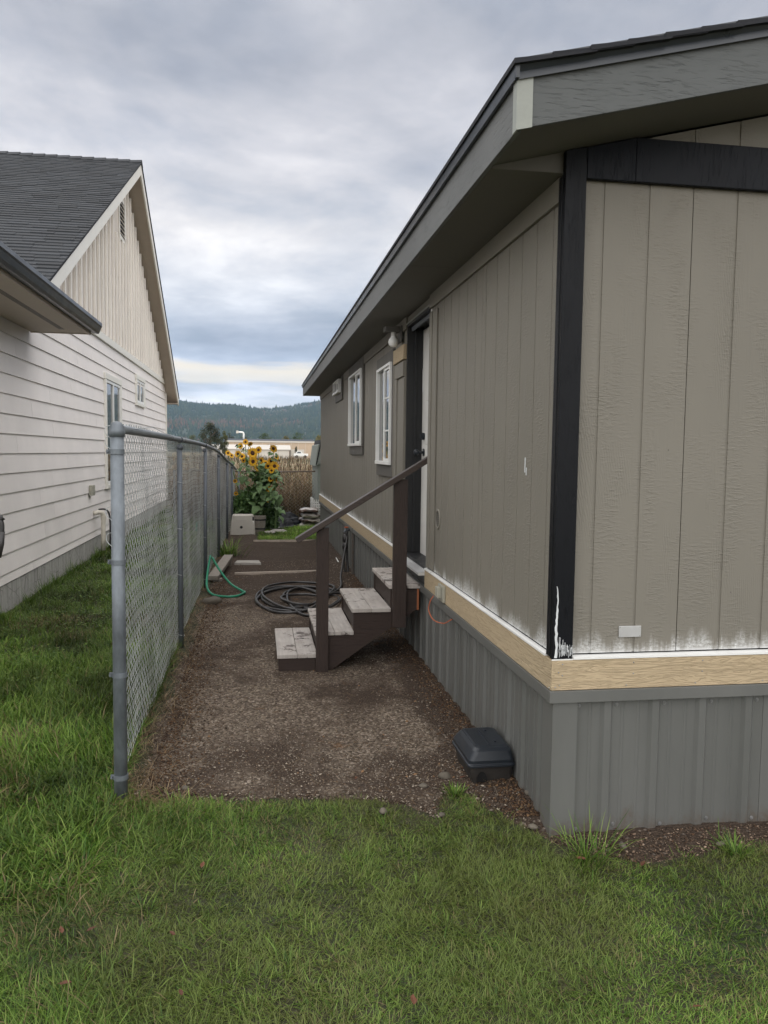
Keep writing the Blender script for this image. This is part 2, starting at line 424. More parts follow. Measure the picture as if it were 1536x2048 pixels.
MAT['shingle'] = pm('asphalt_shingle', (.034, .038, .044), .85, var=.22, vs=8, fine=220, bump=.6, bd=.003, obvar=.45)
MAT['shingle_dk'] = pm('asphalt_shingle_dark', (.018, .019, .024), .85, var=.25, vs=8, fine=220, bump=.6, bd=.003, obvar=.25)
MAT['gutter'] = pm('dark_gutter_paint', (.022, .027, .034), .34, var=.08, bump=.02, spec=.6)
MAT['hw'] = pm('house_wall_paint', (.80, .755, .725), .6, var=.05, vs=1.5, fine=40, bump=.1, tint=(.82, .775, .745), obvar=.06)
MAT['hbat'] = pm('house_batten_paint', (.86, .815, .755), .6, var=.06, vs=1.5, bump=.1, obvar=.10)
MAT['hboard'] = pm('house_gable_board_paint', (.60, .54, .475), .62, var=.12, vs=1.5, bump=.1)
MAT['hsof'] = pm('house_soffit_paint', (.50, .43, .36), .65, var=.05, bump=.05)
MAT['htrim'] = pm('house_trim_paint', (.74, .72, .66), .5, var=.04, bump=.05)
MAT['blackplastic'] = pm('black_plastic', (.012, .016, .022), .36, var=.15, bump=.12, spec=.5)
MAT['rubber'] = pm('black_hose_rubber', (.028, .026, .026), .38, var=.3, vs=3, bump=.05, spec=.5)
MAT['green'] = pm('green_hose_vinyl', (.02, .23, .13), .35, var=.12, bump=.05)
MAT['tote'] = pm('beige_plastic', (.46, .43, .385), .5, var=.06, bump=.05)
MAT['orange'] = pm('orange_cord', (.55, .14, .06), .5, bump=0)
MAT['outlet'] = pm('grey_outlet_plastic', (.36, .35, .29), .4, bump=.02)
MAT['oldwood'] = plank_grain('grey_weathered_wood', (.30, .27, .235), (.09, .075, .06), 'x', 1.2, .5, .85, .0015, .6)
MAT['stone'] = pm('stone', (.145, .125, .098), .8, var=.25, vs=12, fine=70, bump=.5, bd=.004, obvar=.35)
MAT['concrete'] = pm('concrete', (.34, .32, .29), .85, var=.15, vs=3, fine=60, bump=.4, bd=.003)
MAT['deadleaf'] = pm('dead_leaf', (.13, .050, .026), .7, var=.3, vs=20, bump=.1, obvar=.4)
def glass_mat():
    mt, nt, b = newmat('window_glass'); g = G(nt)
    n = g.noise(g.co((1, 1, 1)), 1.5, 2); g.L(g.mix(n, (.02, .024, .026), (.045, .045, .042)), b.inputs['Base Color'])
    b.inputs['Roughness'].default_value = .03; b.inputs['Specular IOR Level'].default_value = .9; b.inputs['IOR'].default_value = 1.6
    return mt
MAT['glass'] = glass_mat()
def clear_mat():
    mt, nt, b = newmat('clear_plastic'); g = G(nt)
    b.inputs['Transmission Weight'].default_value = .85; b.inputs['Roughness'].default_value = .12; b.inputs['Base Color'].default_value = (.9, .92, .92, 1); b.inputs['IOR'].default_value = 1.3
    n = g.noise(g.co(), 20, 2); g.L(g.mr(n, .3, .7, .08, .3), b.inputs['Roughness']); return mt
MAT['clear'] = clear_mat()
def tread_mat():
    mt, nt, b = newmat('worn_tread_paint'); g = G(nt)
    v = g.co((1, 1, 1), rnd=True)
    wood = g.mix(g.mr(g.noise(g.co((14, 1.2, 1), rnd=True), 3, 4), .3, .7), (.35, .32, .295), (.49, .455, .42))
    n = g.noise(v, 9, 7, .7); n2 = g.noise(v, 45, 4, .6); edge = g.noise(v, 2.5, 3, .6)
    k = g.m('ADD', g.m('MULTIPLY', n, .7), g.m('MULTIPLY', edge, .35))
    c = g.mix(g.mr(k, .565, .60), wood, (.05, .038, .034))
    c = g.mix(g.mr(n2, .62, .70, 0, .6), c, (.07, .055, .05))
    c = g.mix(g.mr(g.noise(v, 5, 3), .35, .7, 0, .45), c, (.27, .225, .195))
    g.L(c, b.inputs['Base Color']); b.inputs['Roughness'].default_value = .7; g.bump(b, g.m('ADD', n, g.m('MULTIPLY', n2, .5)), .4, .002); return mt
MAT['tread'] = tread_mat()
def concrete_foundation():
    mt, nt, b = newmat('stained_foundation_concrete'); g = G(nt)
    v = g.co((1, 1, 1)); st = g.noise(g.co((1, 7, .8)), 2, 5, .65); n = g.noise(v, 25, 5, .65)
    c = g.mix(g.mr(st, .35, .65), (.42, .41, .38), (.27, .265, .245)); c = g.mix(g.mr(n, .55, .7, 0, .5), c, (.12, .115, .10))
    cr = g.vor(g.co((1, 3.0, 5)), 1.2, 'DISTANCE_TO_EDGE'); msk = g.noise(v, 1.4, 2)
    c = g.mix(g.m('MULTIPLY', g.mr(cr, .0, .02, .8, 0), g.mr(msk, .52, .6)), c, (.06, .055, .05))
    g.L(c, b.inputs['Base Color']); b.inputs['Roughness'].default_value = .9; g.bump(b, n, .5, .004); return mt
MAT['foundation'] = concrete_foundation()
# ------------------------------------------------------------------ ground
def fbm(x, y, s=1.0, seed=0.0, oct_=4):
    out = np.zeros_like(x); a = 1.0; f = s; t = 0
    for k in range(oct_):
        # value noise from hashed lattice
        xi = np.floor(x*f+seed).astype(np.int64); yi = np.floor(y*f+seed*1.7).astype(np.int64)
        xf = x*f+seed-xi; yf = y*f+seed*1.7-yi
        u = xf*xf*(3-2*xf); w = yf*yf*(3-2*yf)
        def hsh(a_, b_):
            h = (a_*374761393+b_*668265263+k*974634777+int(seed*1000)*31) & 0xffffffff
            h = ((h ^ (h >> 13))*1274126177) & 0xffffffff
            return ((h ^ (h >> 16)) & 0xffff)/65535.0
        n = (hsh(xi, yi)*(1-u)+hsh(xi+1, yi)*u)*(1-w)+(hsh(xi, yi+1)*(1-u)+hsh(xi+1, yi+1)*u)*w
        out += a*n; t += a; a *= .5; f *= 2.03
    return out/t
FX = -0.635      # fence line
EDGE = np.array([(-5., 99.), (-.66, 99.), (-.65, 3.80), (-.5, 3.78), (-.2, 3.70), (.3, 3.66), (.52, 3.62), (.68, 3.52), (.80, 3.42), (.88, 3.62), (.97, 3.66), (1.03, 3.40), (1.12, 3.28),
                 (1.22, 3.12), (1.32, 3.02), (1.5, 2.93), (1.8, 2.95), (2.1, 2.96), (2.5, 2.93), (9., 2.95)])
def path_d(x, y):
    """>0 on bare ground, metres from its border (roughly)"""
    e = np.interp(x, EDGE[:, 0], EDGE[:, 1])
    w = (fbm(x, y, 6, 3.3)-.5)*.16
    dd = np.minimum(y-e, 14.62-y)
    dd = np.minimum(dd, x+.60)
    back = np.minimum(np.minimum(np.minimum(x+.62, -.02-x), 17.9-y), y-14.3)       # dry strip behind the edging board beside the fence
    dd = np.maximum(dd, back)
    return dd+w*(np.abs(y-14.6) > .12)
def gz(x, y):
    x = np.asarray(x, float); y = np.asarray(y, float)
    z = (fbm(x, y, 1.3, 1.1)-.5)*.05+(fbm(x, y, 7, 2.2)-.5)*.014
    # soil banked at the skirting and below the fence
    z = z+.048*np.exp(-(np.minimum(x-1.23, 0)/.40)**2)*np.clip((y-3.08)*3, 0, 1)*(x < 1.32)
    z = z+.02*np.exp(-((x-FX)/.12)**2)*(y > 3.6)
    z = z-.02*np.clip((-x-.8), 0, 1)
    return z
def grid_sheet(x0, x1, y0, y1, st, zoff=0., keep=None, sty=None):
    xs = np.arange(x0, x1+st*.5, st); ys = np.arange(y0, y1+(sty or st)*.5, sty or st)
    X, Y = np.meshgrid(xs, ys); Z = gz(X, Y)+zoff
    if keep is not None:
        Dd = keep(X, Y); Z = Z-np.clip(.02-Dd*.25, 0, .03)
    V = np.stack([X, Y, Z], -1).reshape(-1, 3); nx = len(xs); ny = len(ys)
    i = np.arange(nx-1)[None, :]+np.arange(ny-1)[:, None]*nx
    q = np.stack([i, i+1, i+nx+1, i+nx], -1).reshape(-1, 4)
    if keep is not None:
        c = V[q].mean(1); q = q[keep(c[:, 0], c[:, 1]) > -.06]
        used = np.unique(q); rm = -np.ones(len(V), int); rm[used] = np.arange(len(used)); V = V[used]; q = rm[q]
    return V, q
def soil_mat():
    mt, nt, b = newmat('lawn_soil'); g = G(nt); v = g.co()
    n = g.noise(v, 30, 5, .7); n1 = g.noise(v, 1.5, 4)
    c = g.mix(g.mr(n1, .35, .65), (.020, .028, .010), (.045, .042, .018)); c = g.mix(g.mr(n, .5, .7, 0, .6), c, (.07, .055, .032))
    g.L(c, b.inputs['Base Color']); b.inputs['Roughness'].default_value = .95; g.bump(b, n, .8, .01); return mt
def field_mat():
    mt, nt, b = newmat('dry_field'); g = G(nt); v = g.co()
    n = g.noise(v, .8, 6, .7); n1 = g.noise(g.co((.05, .05, .05)), 1, 4)
    c = g.mix(g.mr(n, .3, .7), (.16, .12, .065), (.27, .205, .115)); c = g.mix(g.mr(n1, .45, .6, 0, .6), c, (.11, .12, .05))
    g.L(c, b.inputs['Base Color']); b.inputs['Roughness'].default_value = .95; g.bump(b, n, .8, .1); return mt
def path_mat():
    mt, nt, b = newmat('gravelly_soil'); g = G(nt); v = g.co()
    sp = g.N('ShaderNodeSeparateXYZ'); g.L(v, sp.inputs[0])
    big = g.noise(v, 1.1, 5, .6, .4); md = g.noise(v, 5, 5, .65); fi = g.noise(v, 90, 4, .7)
    st = g.vor(v, 70, out='Color'); sd = g.vor(v, 70); sb = g.vor(g.co((1, 1, 1), loc=(.3, .2, 0)), 34, out='Color'); sbd = g.vor(g.co((1, 1, 1), loc=(.3, .2, 0)), 34)
    gray = g.mix(1.0, g.ramp(st, [(.0, (.046, .034, .025)), (.40, (.128, .098, .073)), (.75, (.235, .188, .145)), (1., (.46, .39, .32))]), g.ramp(md, [(.3, .8), (.7, 1.05)]), 'MULTIPLY')
    dirt = g.mix(g.mr(fi, .3, .7), (.030, .021, .016), (.098, .070, .051))
    # far end of the path is finer, darker earth
    far = g.mr(sp.outputs[1], 8.5, 11.5, 0, .75)
    wall = g.m('ADD', g.mr(sp.outputs[0], .95, 1.15, 0, .45), g.mr(sp.outputs[1], 4.3, 3.8, 0, .16))
    k = g.m('ADD', g.m('ADD', g.m('MULTIPLY', big, 1.1), g.m('MULTIPLY', md, .5)), g.m('ADD', far, wall))
    c = g.mix(g.mr(k, .76, .92), gray, dirt)
    c = g.mix(g.m('MULTIPLY', g.mr(sbd, .05, .30, 1, 0), g.mr(sb, .55, .6)), c, g.ramp(sb, [(.5, (.15, .12, .10)), (1, (.32, .28, .24))]))
    c = g.mix(g.mr(g.noise(g.co((1, 1, 1), loc=(4, 4, 0)), 2.3, 4, .6), .66, .74, 0, .4), c, (.26, .11, .025))
    g.L(c, b.inputs['Base Color']); b.inputs['Roughness'].default_value = .92; b.inputs['Specular IOR Level'].default_value = .2
    h = g.m('SUBTRACT', g.m('MULTIPLY', fi, .6), g.m('MULTIPLY', sd, 1.0)); g.bump(b, h, 1.0, .012); return mt
MAT['soil'] = soil_mat(); MAT['field'] = field_mat(); MAT['path'] = path_mat()
V = np.array([(-2500, -300, -.12), (2500, -300, -.12), (2500, 3200, -.12), (-2500, 3200, -.12)], float)
props(place('ground', arr_mesh('ground', V, [np.array([[0, 1, 2, 3]])]), MAT['field']), 'dry brown field stretching from the garden to the hills', None, None, 'structure')
V, q = grid_sheet(-9, 10, -5, 19.4, .12)
props(place('lawn_ground', arr_mesh('lawn_ground', V, [q]), MAT['soil'], smooth=True), 'soil under the lawns round both houses', None, None, 'structure')
V, q = grid_sheet(-.9, 9.0, 2.6, 18.2, .03, .014, path_d)
props(place('dirt_path', arr_mesh('dirt_path', V, [q]), MAT['path'], smooth=True), 'brown gravelly dirt strip between chain link fence and grey house', None, None, 'structure')

# ---------------------------------------------------------------- blades
def blades(x, y, z, L, W, az, lean, bend, col, nseg=3, tipcol=None, wrot=None):
    """curved tapered blades, nseg segments; all args arrays"""
    n = len(x); dx, dy = np.cos(az), np.sin(az)
    wa = az+math.pi/2 if wrot is None else wrot
    wx, wy = np.cos(wa), np.sin(wa)
    Vs = []; Cs = []
    for k in range(nseg+1):
        t = k/nseg
        ang = lean+bend*t                     # angle from vertical
        # integrate approx: position along arc
        a_mid = lean+bend*t*.5
        h = L*t*np.cos(a_mid); r = L*t*np.sin(a_mid)
        px, py, pz = x+dx*r, y+dy*r, z+np.maximum(h, -.0+.004*t)
        c = col*(.60+.55*t)  # root darker, tip lighter: self-shadow painted into the blade colour
        if k < nseg:
            w = W*(1-.85*(t**1.6))*.5
            Vs.append(np.stack([px-wx*w, py-wy*w, pz], -1)); Vs.append(np.stack([px+wx*w, py+wy*w, pz], -1)); Cs += [c, c]
        else: Vs.append(np.stack([px, py, pz], -1)); Cs.append(c)
    kk = 2*nseg+1
    V = np.stack(Vs, 1).reshape(-1, 3); C = np.stack(Cs, 1).reshape(-1, 3)
    b = (np.arange(n)*kk)[:, None]
    quads = np.concatenate([b+np.array([[2*k, 2*k+1, 2*k+3, 2*k+2]]) for k in range(nseg-1)]) if nseg > 1 else np.zeros((0, 4), int)
    tris = b+np.array([[2*nseg-2, 2*nseg-1, 2*nseg]])
    return V, C, quads, tris
def join(parts):
    V = []; C = []; Q = []; T = []; o = 0
    for v, c, q, t in parts:
        V.append(v); C.append(c); Q.append(q+o); T.append(t+o); o += len(v)
    V = np.concatenate(V); C = np.concatenate(C)
    P = [np.concatenate(Q)] if sum(map(len, Q)) else []
    P.append(np.concatenate(T)); return V, P, C
GREENS = np.array([(.090, .172, .020), (.118, .210, .028), (.052, .120, .016), (.165, .265, .046), (.205, .280, .060)])
DRY = np.array([(.20, .155, .075), (.26, .20, .105), (.15, .12, .05)])
def pick(n, pal, jit=.18):
    c = pal[rng.integers(0, len(pal), n)]; return c*(1+rng.uniform(-jit, jit, n))[:, None]
MAT['grass'] = attr_mat('grass_blades', .5, .22, .3)
def tuft_az(x, y, s=3.0, seed=5.):
    return fbm(x, y, s, seed, 3)*4*math.pi*1.3
def lawn(name, label, x0, x1, y0, y1, n, L0, L1, Wd, test, dryf, patch=0., lush=1.0, leanm=.55, nseg=3, dens=None):
    x = rng.uniform(x0, x1, n); y = rng.uniform(y0, y1, n)
    if dens is not None:
        k = rng.random(n) < dens(x, y); x, y = x[k], y[k]
    k = test(x, y); x, y = x[k], y[k]; n = len(x)
    clump = fbm(x, y, 9, 8.8, 2)
    k = rng.random(n) < np.clip(.55+1.1*clump, .4, 1); x, y, clump = x[k], y[k], clump[k]; n = len(x)
    hgt = fbm(x, y, 1.6, 4.4, 3)
    L = (L0+(L1-L0)*np.clip((hgt-.25)*2, 0, 1))*rng.uniform(.55, 1.25, n)
    az = tuft_az(x, y)+rng.normal(0, 1.5, n)
    lean = np.abs(rng.normal(leanm, .35, n)); bend = rng.uniform(.2, 1.3, n)
    W = Wd*rng.uniform(.6, 1.3, n)
    col = pick(n, GREENS)
    tone = fbm(x, y, 1.7, 6.6, 4)
    col = col*(.40+1.15*np.clip((tone-.30)*2.2, 0, 1))[:, None]
    dd = dryf(x, y)
    k = rng.random(n) < dd; col[k] = pick(k.sum(), DRY)
    yel = np.clip((fbm(x, y, 1.3, 9.1, 4)-.42+.05*np.clip(x, -1, 2))*4, 0, 1)*patch
    col = col*(1-yel[:, None])+yel[:, None]*.8*np.array([.175, .218, .052])*rng.uniform(.7, 1.2, n)[:, None]
    wr = az+math.pi/2+rng.normal(0, .5, n)
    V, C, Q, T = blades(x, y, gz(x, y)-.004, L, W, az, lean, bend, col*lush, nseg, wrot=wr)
    return V, C, Q, T
# tufts standing along the foundation and along the fence foot
def tufts(cx, cy, n, r, L, W, col, lean=.35, jit=.5, nseg=3):
    m_ = len(cx)*n; x = np.repeat(cx, n); y = np.repeat(cy, n); a = rng.uniform(0, 2*math.pi, m_); rr = np.abs(rng.normal(0, r, m_))
    Ln = np.repeat(L, n)*rng.uniform(.4, 1.1, m_); px, py = x+np.cos(a)*rr, y+np.sin(a)*rr
    c = pick(m_, col); return blades(px, py, gz(px, py)-.005, Ln, W*rng.uniform(.6, 1.3, m_), a+rng.normal(0, jit, m_), np.abs(rng.normal(lean, .2, m_)), rng.uniform(.1, 1.4, m_), c, nseg)
def on_front(x, y):
    return (path_d(x, y) < .0) & ~((x > 1.2) & (y > 3.0)) & ~((x > FX-.02) & (y > 3.9))
parts = []
# nearest strip: dense, then the rest of the front lawn
dry_front = lambda x, y: np.clip(.09+.55*np.clip((fbm(x, y, 2.2, 7.7, 3)-.45)*3, 0, 1)*np.clip((x+.5)*1.0, 0, 1)+.6*np.clip(1-np.abs(path_d(x, y))/.10, 0, 1)*.6, 0, .8)
frust = lambda x, y: np.where((x > -.36*y-.12) & (x < .78*y+.12) & (y > 1.95), 1.0, .16)
parts.append(lawn('', '', -2.6, 3.4, 1.5, 3.95, 400000, .030, .066, .0032, on_front, dry_front, .8, leanm=.85, nseg=2, dens=frust))
parts.append(lawn('', '', -6, 7, -1.5, 1.6, 16000, .03, .05, .006, on_front, dry_front, .4, nseg=2))
k = 520; tx = rng.uniform(-1.6, 2.9, k); ty = rng.uniform(1.95, 3.7, k); kk = on_front(tx, ty); tx, ty = tx[kk], ty[kk]
for q0 in range(6):
    sl = slice(q0, None, 6); a_, b_ = tx[sl], ty[sl]
    parts.append(tufts(a_, b_, 26, .035, rng.uniform(.045, .080, len(a_)), .0032, GREENS*rng.uniform(.75, 1.05), .75))
k = 60; tx = rng.uniform(.2, 2.6, k); ty = rng.uniform(2.2, 3.5, k); kk = on_front(tx, ty)
parts.append(tufts(tx[kk], ty[kk], 40, .08, rng.uniform(.04, .07, kk.sum()), .003, DRY, 1.1))
V, P, C = join(parts)
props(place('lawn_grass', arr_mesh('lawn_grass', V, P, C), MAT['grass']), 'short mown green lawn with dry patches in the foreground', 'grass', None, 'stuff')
# coarser, longer grass: left of the fence and the front-left corner
def on_left(x, y): return (x > -2.5) & (x < FX-.02) & (y > 3.0)
dry_l = lambda x, y: np.clip(.04+.5*np.clip((fbm(x, y, 1.3, 2.7, 3)-.6)*4, 0, 1), 0, .5)
parts = []
parts.append(lawn('', '', -2.5, FX-.02, 3.0, 6.5, 62000, .06, .15, .0062, on_left, dry_l, .2, lush=1.0, leanm=.7))
parts.append(lawn('', '', -2.5, FX-.03, 6.5, 11, 42000, .05, .10, .006, on_left, dry_l, .2, lush=.95, nseg=2))
parts.append(lawn('', '', -2.5, FX+.05, 11, 23.5, 46000, .05, .11, .010, on_left, dry_l, .2, lush=.95, nseg=2))
def lf(x, y): return (x < -.05+(3.9-y)*.1) & on_front(x, y)
parts.append(lawn('', '', -2.6, .2, 1.9, 3.9, 22000, .05, .12, .0042, lf, dry_l, .15, leanm=.75, dens=lambda x, y: np.clip((-x+.0)*1.4, 0.05, 1)*np.clip((y-1.7)*.8, .2, 1)))
k = 90; cy = rng.uniform(7.5, 23, k); cx = -2.47+np.abs(rng.normal(0, .05, k))
parts.append(tufts(cx, cy, 26, .04, rng.uniform(.08, .26, k), .006, GREENS*.8, .18))
V, P, C = join(parts)
props(place('side_yard_grass', arr_mesh('side_yard_grass', V, P, C), MAT['grass']), 'longer darker grass left of the chain link fence beside the white house', 'grass', None, 'stuff')
# back lawn
def on_back(x, y): return (x > .0) & (x < 1.35) & (y > 14.7) & (y < 18.7)
parts = [lawn('', '', -.1, 1.4, 14.7, 18.7, 26000, .05, .09, .010, on_back, lambda x, y: np.full_like(x, .05), .1, lush=1.5, nseg=2)]
V, P, C = join(parts)
props(place('back_lawn_grass', arr_mesh('back_lawn_grass', V, P, C), MAT['grass']), 'small bright green lawn patch behind the far wooden edging board', 'grass', None, 'stuff')
# straw and weeds along the fence foot and on the path
STRAW = np.array([(.30, .215, .115), (.36, .27, .16), (.22, .14, .075), (.17, .10, .055)])
parts = []
k = 230; cy = 3.72+11.3*rng.random(k)**1.3; cx = FX-.03+np.abs(rng.normal(0, .11, k))
parts.append(tufts(cx, cy, 30, .045, rng.uniform(.05, .15, k), .0032, STRAW*.9, .95))
k = 26; cy = rng.uniform(3.66, 3.86, k); cx = rng.uniform(-.62, -.3, k)
parts.append(tufts(cx, cy, 34, .05, rng.uniform(.06, .14, k), .003, STRAW, 1.05))
# loose straws lying about
n = 5200; x = rng.uniform(-.6, 1.25, n); y = 3.6+11*rng.random(n)**1.7; kk = (path_d(x, y) > .02) & (rng.random(n) < .25+.9*np.exp(-(x-FX)/.25)); x, y = x[kk], y[kk]; n = len(x)
parts.append(blades(x, y, gz(x, y)+.016, rng.uniform(.02, .09, n), np.full(n, .0022), rng.uniform(0, 6.3, n), rng.uniform(1.35, 1.62, n), rng.uniform(-.1, .15, n), pick(n, STRAW), 2))
V, P, C = join(parts)
props(place('dry_straw', arr_mesh('dry_straw', V, P, C), MAT['grass']), 'dry straw and dead weeds along the foot of the fence', 'straw', None, 'stuff')
# weed clumps by the house corner: bright grass tufts
for nm, lb, (wx_, wy_), nn, LL in (('grass_tuft', 'clump of long green grass at the foot of the grey skirting corner', (1.32, 2.98), 110, .20),
                               ('grass_tuft', 'low bright grass tuft on the bare soil in front of the black bait box', (.93, 3.62), 110, .075),
                               ('grass_tuft', 'grass tuft leaning on the dirt edge right of the skirting corner', (1.95, 2.93), 80, .12),
                               ('grass_tuft', 'tall green weed clump at the fence foot near the weathered board', (-.50, 12.6), 160, .42)):
    p = tufts(np.array([wx_]), np.array([wy_]), nn, LL*.32, np.array([LL]), .0045 if LL < .3 else .012, GREENS*1.15, .45)
    V, P, C = join([p]); props(place(nm, arr_mesh(nm, V, P, C), MAT['grass'], org=(wx_, wy_, 0)), lb, 'grass tuft')
# clover / broad leaves in the side yard
n = 6500; x = rng.uniform(-2.3, -.72, n); y = 4.4+9*rng.random(n)**1.2; kk = fbm(x, y, 1.5, 1.9, 2) > .55; x, y = x[kk], y[kk]; n = len(x)
z = gz(x, y)+rng.uniform(.02, .075, n); r = rng.uniform(.006, .012, n); a = rng.uniform(0, 6.3, n); tl = rng.uniform(-.5, .5, n)
def disc_leaves(x, y, z, r, a, tl, col):
    n = len(x); V = []
    for t in (0, 1.05, 2.1, 3.14, 4.2, 5.25):
        V.append(np.stack([x+r*np.cos(a+t), y+r*np.sin(a+t), z+r*tl*np.cos(t)], -1))
    V = np.stack(V, 1).reshape(-1, 3); b = (np.arange(n)*6)[:, None]
    return V, np.repeat(col, 6, 0), np.concatenate([b+np.array([[0, 1, 2, 3]]), b+np.array([[0, 3, 4, 5]])]), np.zeros((0, 3), int)
v, c, q, t = disc_leaves(x, y, z, r, a, tl, pick(n, GREENS*.75))
props(place('clover_leaves', arr_mesh('clover_leaves', v, [q], c), MAT['grass']), 'patches of clover leaves in the side yard grass', 'clover', None, 'stuff')

# ---------------------------------------------------------------- gravel stones
def pebbles(n, x, y, zoff, s, col):
    th = rng.uniform(0, 6.3, n); base = np.array([(1, 0, 0), (0, 1, 0), (-1, 0, 0), (0, -1, 0), (0, 0, 1), (0, 0, -1)], float)
    P = base[None]*rng.uniform(.65, 1.25, (n, 6, 1)); P = P*np.stack([s*rng.uniform(.8, 1.6, n), s*rng.uniform(.7, 1.1, n), s*rng.uniform(.4, .8, n)], -1)[:, None, :]
    c, s_ = np.cos(th)[:, None], np.sin(th)[:, None]
    X = P[..., 0]*c-P[..., 1]*s_; Y = P[..., 0]*s_+P[..., 1]*c
    tilt = rng.uniform(-.5, .5, n)[:, None]; Z = P[..., 2]+X*tilt
    V = np.stack([X+x[:, None], Y+y[:, None], Z+(gz(x, y)+zoff)[:, None]], -1).reshape(-1, 3)
    b = (np.arange(n)*6)[:, None]; T = np.concatenate([b+np.array([t]) for t in ((0,1,4),(1,2,4),(2,3,4),(3,0,4),(1,0,5),(2,1,5),(3,2,5),(0,3,5))])
    return V, np.repeat(col, 6, 0), np.zeros((0, 4), int), T
STONES = np.array([(.115, .088, .065), (.175, .140, .108), (.062, .044, .031), (.29, .245, .195), (.10, .066, .043), (.13, .108, .085)])
n = 42000; x = rng.uniform(-.58, 1.3, n); y = 3.2+9*rng.random(n)**2.0
kk = (path_d(x, y) > .0) & (rng.random(n) < np.clip((.66-fbm(x, y, 1.1, 5.5, 3))*3.2, .10, 1)) & ~((x > 1.26) & (y > 3.2)); x, y = x[kk], y[kk]; n = len(x)
s = .0025+.0026*rng.random(n)+.006*rng.random(n)**9+y*.00025
pa = pebbles(n, x, y, .014, s, pick(n, STONES, .3))
n = 4500; x = rng.uniform(1.0, 3.2, n); y = rng.uniform(2.75, 3.14, n); kk = (path_d(x, y) > -.02) & ((y < 3.14) | (x < 1.2)); x, y = x[kk], y[kk]; n = len(x)
pb = pebbles(n, x, y, .016, .003+.005*rng.random(n)**3, pick(n, STONES*np.array([.95, .82, .75]), .3))
n = 9000; sd = rng.random(n) < .5; y = 3.3+7*rng.random(n)**1.4
x = np.where(sd, 1.235-np.abs(rng.normal(0, .10, n)), FX+.10+np.abs(rng.normal(0, .12, n))); kk = (path_d(x, y) > .0); x, y = x[kk], y[kk]; n = len(x)
pc = pebbles(n, x, y, .016, .004+.006*rng.random(n)**2, pick(n, np.array([(.060, .032, .018), (.095, .055, .030), (.035, .022, .015), (.14, .085, .045)]), .3))
n = 900; x = rng.uniform(-.5, 1.2, n); y = 3.5+5*rng.random(n)**1.5; kk = (path_d(x, y) > .03) & (rng.random(n) < .15+np.clip((x-.1)*.6, 0, 1)*np.clip((5.2-y), .1, 1)); x, y = x[kk], y[kk]; n = len(x)
pe = pebbles(n, x, y, .016, .006+.008*rng.random(n)**2, pick(n, np.array([(.14, .115, .09), (.19, .16, .13), (.11, .08, .055), (.22, .13, .07)]), .25))
V, P, C = join([pa, pb, pc, pe]); MAT['pebble'] = attr_mat('gravel_stones', .85, 0, .25)
props(place('gravel', arr_mesh('gravel', V, P, C), MAT['pebble']), 'small grey and brown gravel scattered over the dirt strip', 'gravel', None, 'stuff')
# single stones one can point to
def stone_mesh(sx, sy, sz, seed):
    bm = bmesh.new(); bmesh.ops.create_icosphere(bm, subdivisions=2, radius=1)
    for v in bm.verts:
        k = 1+.42*mnoise.noise(v.co*1.3+Vector((seed, seed*2, 0))); v.co = Vector((v.co.x*sx*k, v.co.y*sy*k, v.co.z*sz*k))
    me = bpy.data.meshes.new('stone'); bm.to_mesh(me); bm.free(); me.polygons.foreach_set('use_smooth', [True]*len(me.polygons)); return me
STN = [(.925, 3.80, .034, .026, .022, 'largest grey rounded stone left of the black bait box'), (.565, 3.50, .022, .018, .014, 'grey stone near the lawn edge in the middle of the frame'),
       (.80, 3.74, .026, .018, .012, 'flat brown stone left of the bait box beyond the grass tuft'), (1.255, 3.50, .020, .024, .016, 'tan stone against the foot of the grey side skirting, nearest the bait box'),
       (1.27, 3.40, .018, .028, .018, 'middle of the three stones along the foot of the side skirting'), (1.285, 3.29, .022, .020, .014, 'nearest of the three stones along the foot of the side skirting'),
       (.82, 3.42, .016, .014, .011, 'small pale stone at the border of lawn and dirt'), (1.50, 3.03, .026, .016, .012, 'pale flat stone in the soil below the front skirting'),
       (1.18, 3.22, .024, .014, .012, 'dark flat stone at the lawn border near the skirting corner'), (1.92, 2.99, .024, .014, .008, 'yellowish flat stone before the front skirting at the right'),
       (-.35, 3.86, .022, .015, .012, 'dark stone on the dirt right of the first fence post'), (-.42, 4.6, .02, .014, .012, 'brown stone on the dirt near the fence foot')]
for i, (x, y, a, b_, c_, lb) in enumerate(STN):
    me = stone_mesh(a, b_, c_, i*3.1); me.materials.append(MAT['stone'])
    o = bpy.data.objects.new('stone', me); COL.objects.link(o); o.location = (x, y, float(gz(x, y))+.014+c_*.15); o.rotation_euler = (0, 0, i*1.1)
    props(o, lb, 'stone', 'stones lying on the bare soil')
